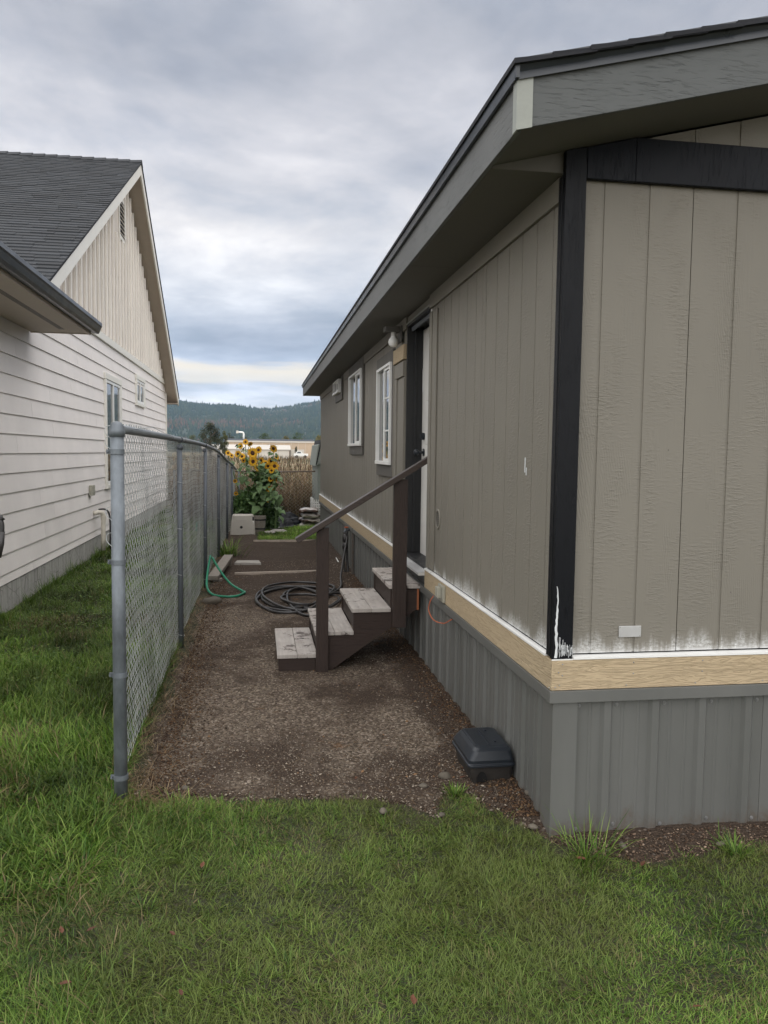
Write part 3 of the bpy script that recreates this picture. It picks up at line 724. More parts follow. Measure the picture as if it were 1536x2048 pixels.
# fallen leaves
def leaf_mesh():
    P = [(-1, 0, .0), (-.55, .38, .12), (0, .5, .2), (.55, .34, .1), (1, 0, .25), (.55, -.34, .12), (0, -.5, .22), (-.55, -.38, .1), (0, 0, -.02), (.5, 0, .03), (-.5, 0, .0)]
    F = [(0, 10, 1), (10, 8, 2, 1), (8, 9, 3, 2), (9, 4, 3), (0, 7, 10), (10, 7, 6, 8), (8, 6, 5, 9), (9, 5, 4)]
    me = bpy.data.meshes.new('fallen_leaf'); me.from_pydata(P, [], F); me.materials.append(MAT['deadleaf']); me.update(); return me
lm = leaf_mesh()
LEAVES = [((12, 1892), 'reddish dead leaf lying in the lawn at the left edge of the frame'), ((123, 1880), 'dead brown leaf in the lawn below the fence post, left one of a pair'),
          ((183, 1878), 'dead pale brown leaf in the lawn below the fence post, right one of a pair'), ((345, 1886), 'dead brown leaf in the middle of the lawn left of centre'),
          ((405, 1752), 'dark leaf in the lawn just beyond the centre left'), ((130, 1995), 'orange leaf deep in the grass near the bottom left'), ((362, 2012), 'brown leaf in the grass near the bottom edge'),
          ((1285, 1748), 'reddish leaf in the lawn below the front skirting'), ((1161, 1736), 'yellowish dead leaf beside the grass clump at the house corner'),
          ((973, 1570), 'tan dead leaf lying right before the bait box'), ((925, 1573), 'orange leaf scrap left of the bait box entrance hole'), ((1225, 1668), 'brown leaf on the soil under the front skirting'),
          ((712, 1560), 'orange brown leaf on the gravel, the one nearest the lawn'), ((1395, 2030), 'red brown leaf at the bottom edge right of centre'), ((826, 2026), 'red brown leaf at the bottom edge in the middle')]
def ground_at(u, v):
    d = AX@np.array([(u-768)/F_PX, (v-1024)/F_PX, 1.0]); t = -EYE/d[2]; return d[0]*t, d[1]*t
for i, ((u, v), lb) in enumerate(LEAVES):
    x, y = ground_at(u, v); o = bpy.data.objects.new('fallen_leaf', lm); COL.objects.link(o)
    on_l = path_d(np.array([x]), np.array([y]))[0] < 0
    o.location = (x, y, float(gz(x, y))+(.036 if on_l else .020)); s = .013+.004*((i*7) % 3)
    o.scale = (s, s, s); o.rotation_euler = (R((i*37) % 40-20), R((i*53) % 40-20), i*1.9); props(o, lb, 'leaf', 'fallen leaves in the lawn and on the path')
# ------------------------------------------------------------------ grey manufactured house (right)
WX, WY = 1.240, 3.19            # siding planes: side wall x=WX, front wall y=WY
HX1, HY1 = 9.45, 16.24
EX, EY0, EY1 = .90, 2.80, 16.62
SL = .243; EZ = 2.79; FH = .185
home = thing('grey_house', 'taupe grey single storey house with raw tan band board and steel skirting on the right', 'house', (WX, WY, 0))
def profile_panel(name, mat, axis, plane, pts, z0, ztop, parent, shift=None, thick=.012, **k):
    """pts: [(a, outward depth)] along the wall; outward = -x for axis y, -y for axis x"""
    V = []; n = len(pts)
    for lay in (0, 1):
        for (a, dpt) in pts:
            for zz in (z0, None):
                z = z0 if zz is not None else (ztop(a) if callable(ztop) else ztop)
                off = plane-dpt if lay == 0 else plane+thick
                p = [0, 0, z]
                if axis == 'y': p[0], p[1] = off, a
                else: p[0], p[1] = a, off
                if shift: p = shift(p)
                V.append(tuple(p))
    F = []
    for i in range(n-1):
        F.append((2*i, 2*i+2, 2*i+3, 2*i+1)); j = 2*n; F.append((j+2*i, j+2*i+1, j+2*i+3, j+2*i+2))
        F.append((2*i+1, 2*i+3, j+2*i+3, j+2*i+1)); F.append((2*i, j+2*i, j+2*i+2, 2*i+2))
    j = 2*n; F.append((0, 1, j+1, j)); e = 2*(n-1); F.append((e, j+e, j+e+1, e+1))
    mb = MB(); mb.add(V, F); return mb.build(name, mat, parent, **k)
def groove_pts(a0, a1, gs, w=.012, dp=.0042, base=0.):
    P = [(a0, base)]
    for gg in gs:
        if a0+w < gg < a1-w: P += [(gg-w/2, base), (gg-w/2+.0015, base-dp), (gg+w/2-.0015, base-dp), (gg+w/2, base)]
    P.append((a1, base)); return P
SZ0 = .806
soff = lambda x: EZ+SL*(min(x, 10.68-x)-EX)-.003
GXS = [1.398+.1985*k for k in range(41)]
xs = [1.30, 1.795]+[1.795+1.219*k for k in range(1, 7)]; xs[-1] = HX1
jit = [0, .0015, -.0005, .001, 0, .0015, 0]
for i in range(len(xs)-1):
    gap = .0022
    profile_panel('siding_panel', MAT['sid_x'], 'x', WY+jit[i], groove_pts(xs[i]+gap, xs[i+1]-gap, GXS), SZ0, 2.80, home)
    profile_panel('siding_panel', MAT['sid_x'], 'x', WY+jit[i]+.004, groove_pts(max(xs[i]+gap, 1.30), xs[i+1]-gap, GXS, w=.014), 2.805, soff, home)
GYS = [3.33+.2032*k for k in range(70)]
ys = [3.224, 4.42, 5.64, 5.778]; ys2 = [6.702, 8.06, 9.28, 10.50, 11.72, 12.94, 14.16, 15.38, HY1]
for seq in (ys, ys2):
    for a, b_ in zip(seq[:-1], seq[1:]):
        profile_panel('siding_panel', MAT['sid_y'], 'y', WX+(.001 if int(a*10) % 2 else 0), groove_pts(a+.0022, b_-.0022, GYS), SZ0, EZ-.004, home)
box('siding_panel', MAT['taupe'], home, WX, WX+.012, 5.782, 6.698, 2.705, EZ-.004)
box('wall_panel', MAT['taupe'], home, WX, HX1, HY1-.012, HY1, .05, 2.9); box('wall_panel', MAT['taupe'], home, HX1-.012, HX1, WY+.02, HY1-.02, .05, 2.9)
# dark corner post boards (front-facing and side-facing) and dark band under the gable
co = MB().hexa([(1.220, 3.158, .790), (1.310, 3.158, .790), (1.310, WY-.002, .790), (1.220, WY-.002, .790), (1.220, 3.158, 2.868), (1.310, 3.158, 2.890), (1.310, WY-.002, 2.890), (1.220, WY-.002, 2.868)]).build('corner_board', MAT['black'], home, bevel=.003)
co['label'] = 'black painted corner board with a white streak of caulk'
MB().box(1.219, WX-.002, 3.190, 3.230, .796, 2.780).build('corner_board', MAT['black'], home, bevel=.003)
MB().box(1.2170, 1.2195, 3.1865, 3.1895, .80, 2.78).build('corner_joint', MAT['charcoal'], home)
P = []
mb = MB(); mb.hexa([(1.312, 3.160, 2.765), (1.52, 3.160, 2.765), (1.52, WY-.002, 2.765), (1.312, WY-.002, 2.765), (1.312, 3.160, 2.888), (1.52, 3.160, 2.940), (1.52, WY-.002, 2.940), (1.312, WY-.002, 2.888)]); mb.box(1.5205, 9.4, 3.160, WY-.002, 2.765, 2.940)
band = mb.build('gable_band_board', MAT['black_x'], home, bevel=.003)
# caulk streak and primer smears on the corner board
def smear(name, pts, wd, parent, mat, yoff=3.1545, th=.003, seed=0):
    """thin irregular strip lying on the front face of the corner board: pts (x, z), half widths wd"""
    mb = MB(); V = []; n = len(pts)
    for (x, z), w in zip(pts, wd): V += [(x-w, yoff+th, z), (x-w*.4, yoff, z), (x+w*.4, yoff, z), (x+w, yoff+th, z)]
    F = [(4*i+j, 4*i+j+1, 4*i+j+5, 4*i+j+4) for i in range(n-1) for j in range(3)]; mb.add(V, F); return mb.build(name, mat, parent, smooth=True)
pr = random.Random(3)
MAT['caulk'] = pm('white_caulk', (.66, .68, .69), .5, var=.12, vs=30, bump=.2)
zz = [.797+.0145*i for i in range(22)]
smear('caulk_streak', [(1.236+.0020*math.sin(i*.5)+pr.uniform(-.0022, .0022), z) for i, z in enumerate(zz)], [max(.0009, .0062*(1-i/23)**.5*pr.uniform(.7, 1.2)) for i in range(22)], home, MAT['caulk'])
mb = MB()
for i in range(60):
    x = 1.248+pr.random()*.062; z0 = .797+abs(pr.gauss(0, .022)); h = pr.uniform(.012, .055)*(1-(x-1.248)/.12); w = pr.uniform(.0004, .0012)
    mb.box(x-w, x+w, 3.1566, 3.1578, z0, z0+h)
mb.build('primer_brush_marks', MAT['caulk'], home, kind='stuff')
# white drip flashing, tan band board, grey cap, steel skirting
fl = MAT['white']
mb = MB(); mb.prism([(3.150, .789), (3.150, .797), (3.172, .801), (WY-.001, .801), (WY-.001, .789)], 1.312, HX1, axis=0); mb.build('drip_flashing', fl, home)
mb = MB(); V = [(1.213, .789), (1.213, .797), (1.225, .801), (WX-.001, .801), (WX-.001, .789)]; mb.prism(V, 3.231, 5.770, axis=1); mb.build('drip_flashing', fl, home)
mb = MB(); mb.prism(V, 6.71, HY1, axis=1); mb.build('drip_flashing', fl, home)
mb = MB(); mb.box(1.217, 1.311, 3.153, 3.1575, .787, .7915); mb.build('drip_flashing', fl, home)
xs_b = [1.217, 4.86, 8.5, HX1]
for a, b_ in zip(xs_b[:-1], xs_b[1:]): box('band_board', MAT['band_x'], home, a+.001, b_-.001, 3.152, WY-.004, .658, .787, .0025)
for a, b_ in ((3.1535, 5.765), (6.72, 10.2), (10.2, 13.86), (13.86, HY1)): box('band_board', MAT['band_y'], home, 1.2165, WX-.004, a+.001, b_-.001, .658, .787, .0025)
mb = MB()
for k in range(5):
    for dz in (.672, .722, .770): mb.sphere((1.235+.318*k+.03*(dz > .7), 3.1518, dz), .0034, 6, 4)
for dz, dx in ((.672, .0), (.68, .045), (.735, .04)): mb.sphere((1.208+dx, 3.1518, dz), .0034, 6, 4)
mb.build('nail_head', MAT['screw'], home, kind='stuff')
box('skirt_cap', MAT['skirt'], home, 1.209, HX1, 3.142, 3.170, .606, .6565, .0015)
box('skirt_cap', MAT['skirt'], home, 1.210, 1.246, 3.172, 10.30, .606, .6565, .0015); box('skirt_cap', MAT['skirt'], home, 1.210, 1.246, 10.304, HY1, .606, .6565, .0015)
box('rim_beam', MAT['charcoal'], home, 1.24, HX1-.02, 3.20, HY1-.02, .58, .796, 0)
def skirt_shift_side(p):
    return list(p)
def rib_pts(a0, a1, first, sp=.2195, h=.014):
    P = [(a0, 0)]; a = first
    while a < a1-.05:
        if a > a0+.03: P += [(a-.029, 0), (a-.015, h), (a+.015, h), (a+.029, 0)]
        for q_ in (.33, .66):
            m_ = a+sp*q_
            if a0+.02 < m_ < a1-.03: P += [(m_-.009, 0), (m_-.004, .0028), (m_+.004, .0028), (m_+.009, 0)]
        a += sp
    P.append((a1, 0)); P = sorted(set(P)); return P
for i in range(9):
    a = 1.336+.878*i; b_ = min(a+.878, HX1)
    profile_panel('skirt_panel', MAT['skirt'], 'x', 3.174, rib_pts(a+.001, b_-.001, 1.477+.2195*round((a-1.477)/.2195)), -.06, .607, home)
for i in range(15):
    a = 3.25+.878*i; b_ = min(a+.878, HY1)
    profile_panel('skirt_panel', MAT['skirt'], 'y', 1.248, rib_pts(a+.001, b_-.001, 3.36+.2195*round((a-3.36)/.2195)), -.06, .607, home, shift=skirt_shift_side)
# skirting corner trim: L shaped, leaning in with the panels
V = []
for z in (-.06, .607):
    for (x, y) in ((1.228, 3.270), (1.228, 3.154), (1.338, 3.154), (1.338, 3.1585), (1.2325, 3.1585), (1.2325, 3.270)):
        kk = 0
        V.append((x+kk, y, z))
mb = MB(); mb.add(V, [(0, 1, 7, 6), (1, 2, 8, 7), (2, 3, 9, 8), (3, 4, 10, 9), (4, 5, 11, 10), (5, 0, 6, 11), (0, 5, 4, 1), (1, 4, 3, 2), (6, 7, 10, 11), (7, 8, 9, 10)])
mb.build('skirt_corner_trim', MAT['skirt'], home)
def screw_mesh(dirn):
    mb = MB(); mb.tube([(0, 0, 0), (.0, 0, .002)], .0085, 10); mb.tube([(0, 0, .002), (0, 0, .007)], .0048, 6)
    me = bpy.data.meshes.new('screw'); me.from_pydata(mb.v, [], mb.f); me.transform(Matrix.Rotation(R(90), 4, 'X') if dirn == 'x' else Matrix.Rotation(R(-90), 4, 'Y')); me.materials.append(MAT['screw']); me.update(); return me
smx, smy = screw_mesh('x'), screw_mesh('y')
for k in range(12):
    x = 1.352 if k == 0 else 1.523+.2195*(k-1)
    for z in (.583-.001*k, .040+(.012 if k % 2 else 0)):
        o = bpy.data.objects.new('screw', smx); COL.objects.link(o); o.parent = home; o.location = (x-WX, 3.174-WY, z)
for k in range(22):
    y = 3.42+.2195*k
    for z in (.590, .045):
        p = skirt_shift_side([1.248, y, z]); o = bpy.data.objects.new('screw', smy); COL.objects.link(o); o.parent = home; o.location = (p[0]-WX, p[1]-WY, z)
# eaves: side fascia (boards butt with visible joints), rake fascia, corner cover, soffits, frieze
for a, b_ in ((EY0+.022, 6.30), (6.30, 9.96), (9.96, 13.62), (13.62, EY1)):
    box('fascia_board', MAT['fascia'], home, EX, EX+.02, a+.0015, b_-.0015, EZ, EZ+FH, .002)
def rake(x0, x1, y0, y1, zb, zt, name, mat, flip=False, bev=.002):
    zz = (lambda x: SL*(x-EX)) if not flip else (lambda x: SL*(10.68-x-EX))
    return MB().hexa([(x0, y0, zb+zz(x0)), (x1, y0, zb+zz(x1)), (x1, y1, zb+zz(x1)), (x0, y1, zb+zz(x0)), (x0, y0, zt+zz(x0)), (x1, y0, zt+zz(x1)), (x1, y1, zt+zz(x1)), (x0, y1, zt+zz(x0))]).build(name, mat, home, bevel=bev)
rake(EX+.001, 5.34, EY0, EY0+.02, EZ, EZ+FH, 'rake_board', MAT['fascia_x']); rake(5.341, 9.78, EY0, EY0+.02, EZ, EZ+FH, 'rake_board', MAT['fascia_x'], True)
rake(EX, 5.34, EY1-.02, EY1, EZ, EZ+FH, 'rake_board', MAT['fascia_x']); rake(5.341, 9.78, EY1-.02, EY1, EZ, EZ+FH, 'rake_board', MAT['fascia_x'], True)
mb = MB(); mb.hexa([(.892, 2.792, EZ-.006), (.950, 2.792, EZ+.008), (.950, 2.799, EZ+.008), (.892, 2.799, EZ-.006), (.892, 2.792, EZ+FH), (.950, 2.792, EZ+FH+.012), (.950, 2.799, EZ+FH+.012), (.892, 2.799, EZ+FH)])
mb.box(.892, .8985, 2.799, 2.835, EZ-.006, EZ+FH); mb.build('corner_cover', MAT['palegrey'], home)
rake(EX+.02, 5.34, EY0+.02, WY-.002, EZ+.004, EZ+.014, 'soffit_panel', MAT['soffit'], bev=0); rake(5.341, 9.76, EY0+.02, WY-.002, EZ+.004, EZ+.014, 'soffit_panel', MAT['soffit'], True, 0)
for a, b_ in ((WY+.001, 4.9), (4.9, 7.34), (7.34, 9.78), (9.78, 12.22), (12.22, 14.66), (14.66, EY1-.02)):
    box('soffit_panel', MAT['soffit'], home, EX+.02, WX+.04, a+.002, b_-.002, EZ-.001, EZ+.009, 0)
box('soffit_panel', MAT['soffit'], home, 9.45, 9.76, EY0+.03, EY1-.02, EZ, EZ+.01, 0)
for a, b_ in ((3.231, 5.77), (6.71, 8.7), (8.7, 11.7), (12.95, HY1)): box('frieze_board', MAT['taupe'], home, WX-.018, WX-.001, a, b_-.002, 2.69, EZ-.002, .002)
MB().hexa([(EX+.02, WY-.001, EZ+.0), (WX+.02, WY-.001, EZ+.0), (WX+.02, WY+.010, EZ+.0), (EX+.02, WY+.010, EZ+.0), (EX+.02, WY-.001, EZ+.012), (WX+.02, WY-.001, EZ+.095), (WX+.02, WY+.010, EZ+.095), (EX+.02, WY+.010, EZ+.012)]).build('soffit_return', MAT['soffit'], home)
# roof: deck, metal edge, shingle courses seen edge-on
rake(EX-.005, 5.34, EY0-.005, EY1+.005, EZ+FH+.003, EZ+FH+.022, 'roof_deck', MAT['shingle_dk'], bev=0); rake(5.341, 9.79, EY0-.005, EY1+.005, EZ+FH+.003, EZ+FH+.022, 'roof_deck', MAT['shingle_dk'], True, 0)
def drip(x0, x1, flip):
    zz = (lambda x: SL*(x-EX)) if not flip else (lambda x: SL*(10.68-x-EX))
    pr_ = [(EY0-.006, .0), (EY0-.016, -.004), (EY0-.012, .022), (EY0-.030, .050), (EY0-.030, .062), (EY0-.004, .062)]
    V = [(x, y, EZ+FH-.018+z+zz(x)) for x in (x0, x1) for (y, z) in pr_]; n = 6
    mb = MB(); mb.add(V, [tuple(range(n)), tuple(range(2*n-1, n-1, -1))]+[(i, (i+1) % n, (i+1) % n+n, i+n) for i in range(n)]); return mb.build('roof_edge_metal', MAT['gutter'], home)
drip(EX-.02, 5.34, False); drip(5.341, 9.79, True)
mb = MB(); mb.prism([(EX-.006, EZ+FH-.022), (EX-.018, EZ+FH-.022), (EX-.024, EZ+FH+.026), (EX-.006, EZ+FH+.030)], EY0-.028, EY1+.01, axis=1); mb.build('roof_edge_metal', MAT['gutter'], home)
n_sh = 0
for k in range(32):
    xa = EX-.03+.142*k/math.sqrt(1+SL*SL); xb = xa+.30
    z0 = EZ+FH+.024+SL*(xa-EX)+.004; z1 = EZ+FH+.024+SL*(xb-EX)-.004
    y = EY0-.04-.006*random.random()
    segs = [(y, y+.34+random.random()*.3)] if k > 3 else []
    if k <= 3:
        yy = y
        while yy < EY1: segs.append((yy, min(yy+.333, EY1+.03))); yy += .335
        segs = segs[:40]
    for (a, b_) in segs:
        MB().hexa([(xa, a, z0-.004), (xb, a, z1-.003), (xb, b_, z1-.003), (xa, b_, z0-.004), (xa, a, z0+.014), (xb, a, z1+.003), (xb, b_, z1+.003), (xa, b_, z0+.014)]).build('shingle', MAT['shingle_dk'], home, fix=False); n_sh += 1
mb = MB()
for k in range(32):
    xa = EX-.03+.142*k/math.sqrt(1+SL*SL); xb = xa+.30; z0 = EZ+FH+.026+SL*(xa-EX); z1 = EZ+FH+.024+SL*(xb-EX)-.004
    ya = EY0+.30 if k > 3 else 10.6
    mb.hexa([(xa, ya, z0-.004), (xb, ya, z1-.003), (xb, EY1+.03, z1-.003), (xa, EY1+.03, z0-.004), (xa, ya, z0+.006), (xb, ya, z1), (xb, EY1+.03, z1), (xa, EY1+.03, z0+.006)])
mb.build('shingle_courses', MAT['shingle_dk'], home, kind='stuff')

# doorway: deep charcoal reveal, white door, trims, sill
DY0, DY1, DZ0, DZ1 = 5.78, 6.70, .765, 2.700
door = box('door', MAT['whitedoor'], home, 1.372, 1.412, DY0, DY1, DZ0+.03, DZ1-.02, .003)
mb = MB(); mb.tube([(1.371, 6.595, 1.655), (1.364, 6.595, 1.655)], .032, 16); mb.tube([(1.364, 6.595, 1.655), (1.325, 6.595, 1.655)], .011, 10); mb.sphere((1.305, 6.595, 1.655), .029, 14, 8, (.8, 1, 1)); mb.build('door_knob', MAT['blackplastic'], door, smooth=True)
mb = MB(); mb.tube([(1.371, 6.595, 1.79), (1.352, 6.595, 1.79)], .030, 16); mb.box(1.335, 1.352, 6.589, 6.601, 1.772, 1.808); mb.build('deadbolt', MAT['blackplastic'], door)
for z0_, z1_ in ((.95, 1.55), (1.72, 2.0), (2.08, 2.5)):
    for a, b_ in ((5.87, 6.17), (6.25, 6.52)): MB().box(1.366, 1.3735, a, b_, z0_, z1_).build('door_panel', MAT['whitedoor'], door, bevel=.003)
MB().box(WX-.004, 1.372, DY1, DY1+.03, DZ0, DZ1).build('door_jamb', MAT['charcoal'], home, bevel=.002)
MB().box(1.30, 1.318, DY1-.010, DY1, DZ0+.03, DZ1-.012).build('door_stop', MAT['charcoal'], home, bevel=.002)
MB().box(WX-.004, 1.415, DY0-.03, DY0, DZ0, DZ1).build('door_jamb', MAT['whitedoor'], home, bevel=.002)
MB().box(WX-.008, 1.415, DY0-.03, DY1+.03, DZ1, DZ1+.03).build('door_head', MAT['charcoal'], home, bevel=.002)
MB().box(WX-.014, WX-.0085, DY0-.03, DY1+.03, DZ1+.018, DZ1+.030).build('door_head_strip', MAT['palegrey'], home)
MB().box(1.27, 1.285, DY0, DY1, DZ1-.032, DZ1-.001).build('door_head_strip', MAT['metal_dk'], home)
mb = MB(); mb.prism([(1.17, .745), (1.17, .762), (1.20, .768), (1.372, .790), (1.41, .790), (1.41, .745)], DY0-.02, DY1+.01, axis=1)
for k in range(5): mb.box(1.225+.028*k, 1.233+.028*k, DY0, DY1-.002, .772+.0035*k, .779+.0035*k)
mb.build('door_sill', MAT['alu'], home)
box('door_trim', MAT['taupe'], home, WX-.020, WX-.001, 5.675, DY0-.031, .812, 2.66, .003); box('door_trim', MAT['taupe'], home, WX-.012, WX-.0015, 5.54, 5.673, .812, 2.66, .002)
# flat utility panel between door and window, raw board above it
up = box('utility_panel', MAT['taupe'], home, WX-.016, WX-.001, 6.731, 7.24, .815, 2.432, .002)
box('panel_rail', MAT['taupe'], up, WX-.034, WX-.0165, 6.735, 7.16, 2.30, 2.425, .003); box('panel_stile', MAT['taupe'], up, WX-.034, WX-.0165, 7.05, 7.16, .82, 2.298, .003)
box('panel_face', MAT['taupe'], up, WX-.024, WX-.0165, 6.735, 7.035, .82, 2.282, .002)
tb = box('header_board', MAT['band_y'], home, WX-.034, WX-.001, 6.731, 7.24, 2.440, 2.565, .003); tb['label'] = 'raw tan header board over the utility panel'
box('corner_strip', MAT['taupe'], home, WX-.024, WX-.001, 7.245, 7.275, .815, 2.438, .002)
# windows on the side wall
def win(name, y0, y1, z0, z1, proud, parent, split, lowbar=False):
    fr = MB(); w = .027; x0, x1 = WX-proud, WX-.001
    fr.box(x0, x1, y0, y0+w, z0, z1); fr.box(x0, x1, y1-w, y1, z0, z1); fr.box(x0, x1, y0+w, y1-w, z1-w, z1); fr.box(x0-.006, x1, y0-.004, y1+.004, z0-.006, z0+w)
    f = fr.build('window', MAT['white'], parent, bevel=.003)
    ym = y0+(y1-y0)*split
    MB().box(x0+.012, x1, ym-.018, ym+.018, z0+w+.001, z1-w-.001).build('meeting_rail', MAT['white'], f, bevel=.002)
    fr2 = MB(); a, b_ = y0+w+.001, ym-.019; xx = x0+.016
    fr2.box(xx, x1-.001, a, a+.024, z0+w+.001, z1-w-.001); fr2.box(xx, x1-.001, a+.0245, b_, z1-w-.026, z1-w-.001); fr2.box(xx, x1-.001, a+.0245, b_, z0+w+.001, z0+w+.026)
    fr2.build('sash', MAT['white'], f, bevel=.002)
    MB().box(x0+.026, x1-.002, a+.025, b_-.001, z0+w+.027, z1-w-.027).build('pane', MAT['glass'], f)
    MB().box(x0+.034, x1-.002, ym+.0185, y1-w-.001, z0+w+.001, z1-w-.001).build('pane', MAT['glass'], f)
    if lowbar: MB().box(x0+.020, x0+.0255, a+.025, b_-.001, z0+(z1-z0)*.33, z0+(z1-z0)*.33+.014).build('muntin', MAT['white'], f); MB().box(x0+.020, x0+.0255, a+.025, b_-.001, z0+(z1-z0)*.66, z0+(z1-z0)*.66+.014).build('muntin', MAT['white'], f)
    return f
win('window', 7.38, 8.22, 1.540, 2.490, .044, home, .48, True)
box('window_trim', MAT['taupe_dk'], home, WX-.024, WX-.001, 7.30, 8.34, 2.497, 2.60, .003); box('window_trim', MAT['taupe_dk'], home, WX-.024, WX-.001, 7.30, 8.28, 1.42, 1.530, .003); box('window_trim', MAT['taupe_dk'], home, WX-.022, WX-.001, 7.295, 7.374, 1.532, 2.495, .003)
win('window', 9.58, 10.82, 1.735, 2.655, .044, home, .45)
box('window_trim', MAT['taupe_dk'], home, WX-.024, WX-.001, 9.45, 10.95, 2.661, 2.782, .003); box('window_trim', MAT['taupe_dk'], home, WX-.024, WX-.001, 9.48, 10.80, 1.62, 1.727, .003); box('window_trim', MAT['taupe_dk'], home, WX-.022, WX-.001, 9.46, 9.572, 1.73, 2.66, .003)
win('window', 12.02, 12.86, 2.545, 2.742, .07, home, .5)
box('window_trim', MAT['taupe_dk'], home, WX-.022, WX-.001, 11.90, 12.92, 2.43, 2.538, .003); box('window_trim', MAT['taupe_dk'], home, WX-.022, WX-.001, 11.88, 12.01, 2.54, 2.782, .003)
# round vent, patched mark, small metal plate, outlet
def ring(c, r0, r1, th):
    mb = MB(); n = 20; V = []
    for rr, xx in ((r1, 0), (r1*.95, -th), (r0, -th), (r0, 0)):
        for j in range(n): t = 2*math.pi*j/n; V.append((c[0]+xx, c[1]+rr*math.cos(t), c[2]+rr*math.sin(t)))
    F = [(k*n+j, k*n+(j+1) % n, (k+1)*n+(j+1) % n, (k+1)*n+j) for k in range(3) for j in range(n)]; mb.add(V, F); return mb
mb = ring((WX-.001, 5.44, 1.19), .055, .072, .006); vt = mb.build('round_vent', MAT['taupe'], home, smooth=True)
mb = MB()
for k in range(7):
    zz_ = 1.148+.014*k; hw = math.sqrt(max(.055**2-(zz_-1.19)**2, 0)); mb.box(WX-.005, WX-.001, 5.44-hw, 5.44+hw, zz_-.003, zz_+.003)
mb.build('vent_louvre', MAT['taupe_dk'], vt, kind='stuff')
pl = box('metal_plate', MAT['alu'], home, 1.527, 1.628, WY-.006, WY-.001, .872, .920, .001)
mb = MB()
for a, b_ in ((1.532, .877), (1.623, .877), (1.532, .915), (1.623, .915)): mb.sphere((a, WY-.006, b_), .002, 6, 4)
mb.build('rivet', MAT['screw'], pl, kind='stuff')
for (y_, z_, h_) in ((3.62, 1.60, .035), (3.60, 1.57, .018)):
    MB().hexa([(WX-.0035, y_-.004, z_-h_), (WX-.001, y_-.004, z_-h_), (WX-.001, y_+.003, z_-h_), (WX-.0035, y_+.003, z_-h_), (WX-.0035, y_-.007, z_+h_), (WX-.001, y_-.007, z_+h_), (WX-.001, y_+.002, z_+h_), (WX-.0035, y_+.002, z_+h_)]).build('paint_scuff', MAT['caulk'], home)
# outlet on the band board with a cord
ol = thing('outdoor_outlet', 'grey weatherproof outlet box on the tan band board beside the steps', 'outlet', (1.193, 5.16, .70))
MB().box(1.176, 1.1935, 5.08, 5.24, .665, .775).build('cover', MAT['outlet'], ol, bevel=.004)
MB().box(1.150, 1.1755, 5.13, 5.21, .69, .76).build('plug', MAT['outlet'], ol, bevel=.004)
mb = MB(); mb.tube(sm([(1.155, 5.17, .70), (1.135, 5.18, .66), (1.13, 5.20, .60), (1.15, 5.14, .545), (1.19, 5.02, .545), (1.215, 4.93, .585), (1.235, 4.92, .60)]), .0035, 6)
props(mb.build('orange_cord', MAT['orange'], None, smooth=True, org=(1.155, 5.17, .70)), 'thin orange cord looping from the outlet box into the skirting', 'cord')
ol.location.x += .023
# porch light under the eave
pl = thing('porch_light', 'bare white bulb in a dark bracket under the eave left of the door', 'lamp', (WX, 7.05, 2.60))
mb = MB(); mb.box(WX-.032, WX-.019, 6.86, 7.02, 2.60, 2.74); mb.build('back_plate', MAT['taupe_dk'], pl, bevel=.003)
mb = MB(); mb.box(WX-.165, WX-.033, 6.88, 7.00, 2.690, 2.735); mb.build('hood', MAT['taupe_dk'], pl, bevel=.004)
mb = MB(); mb.tube([(WX-.085, 6.94, 2.690), (WX-.085, 6.94, 2.655)], .021, 14); mb.build('socket', MAT['whitedoor'], pl, smooth=False)
mb = MB(); mb.lathe((WX-.085, 6.94, 2.608), [(.001, -.045), (.022, -.041), (.038, -.025), (.044, -.002), (.039, .020), (.026, .036), (.019, .050)], 18); mb.build('bulb', MAT['white'], pl, smooth=True)

# ------------------------------------------------------------------ white house (left)
LX = -2.53; LY0, LY1 = 3.6, 22.95
wh = thing('white_house', 'off-white lap sided house with steep dark shingle gable roof on the left', 'house', (LX, LY1, 0))
MB().box(LX-.22, LX-.012, LY0, LY1-.02, -.3, .262).build('foundation', MAT['foundation'], wh, bevel=.004)
MB().box(-11, LX-.032, LY0, LY1-.03, .264, 3.2).build('wall', MAT['taupe_dk'], wh)  # dark backing colour paints the shade in the gaps between lap boards
rl = random.Random(5)
def lap(y0, y1, z0, z1, zlap, name='lap_board'):
    return MB().hexa([(LX-.030, y0, z0), (LX, y0, z0), (LX, y1, z0), (LX-.030, y1, z0), (LX-.030, y0, z1+.02), (LX-.019, y0, z1+.02), (LX-.019, y1, z1+.02), (LX-.030, y1, z1+.02)]).build(name, MAT['hw'], wh, fix=False)
WIN_L = [(14.05, 15.45, 1.07, 2.72), (17.5, 18.6, 2.66, 3.02)]
zc = [.272, .372]+[.372+.2032*k for k in range(1, 16)]
for i in range(len(zc)-1):
    z0, z1 = zc[i], zc[i+1]
    y = LY0; first = rl.uniform(.3, 3.5); cuts = [LY0]
    yy = LY0+first
    while yy < LY1-.3: cuts.append(yy); yy += 3.66
    cuts.append(LY1)
    for a, b_ in zip(cuts[:-1], cuts[1:]):
        segs = [(a, b_)]
        for (wa, wb, wz0, wz1) in WIN_L:
            if z1 > wz0+.02 and z0 < wz1-.02:
                ns = []
                for (p, q_) in segs:
                    if q_ <= wa-.09 or p >= wb+.09: ns.append((p, q_)); continue
                    if p < wa-.09: ns.append((p, wa-.09))
                    if q_ > wb+.09: ns.append((wb+.09, q_))
                segs = ns
        for (p, q_) in segs:
            if q_-p > .03: lap(p+.0025, q_-.0025, z0+.004, z1, 0)
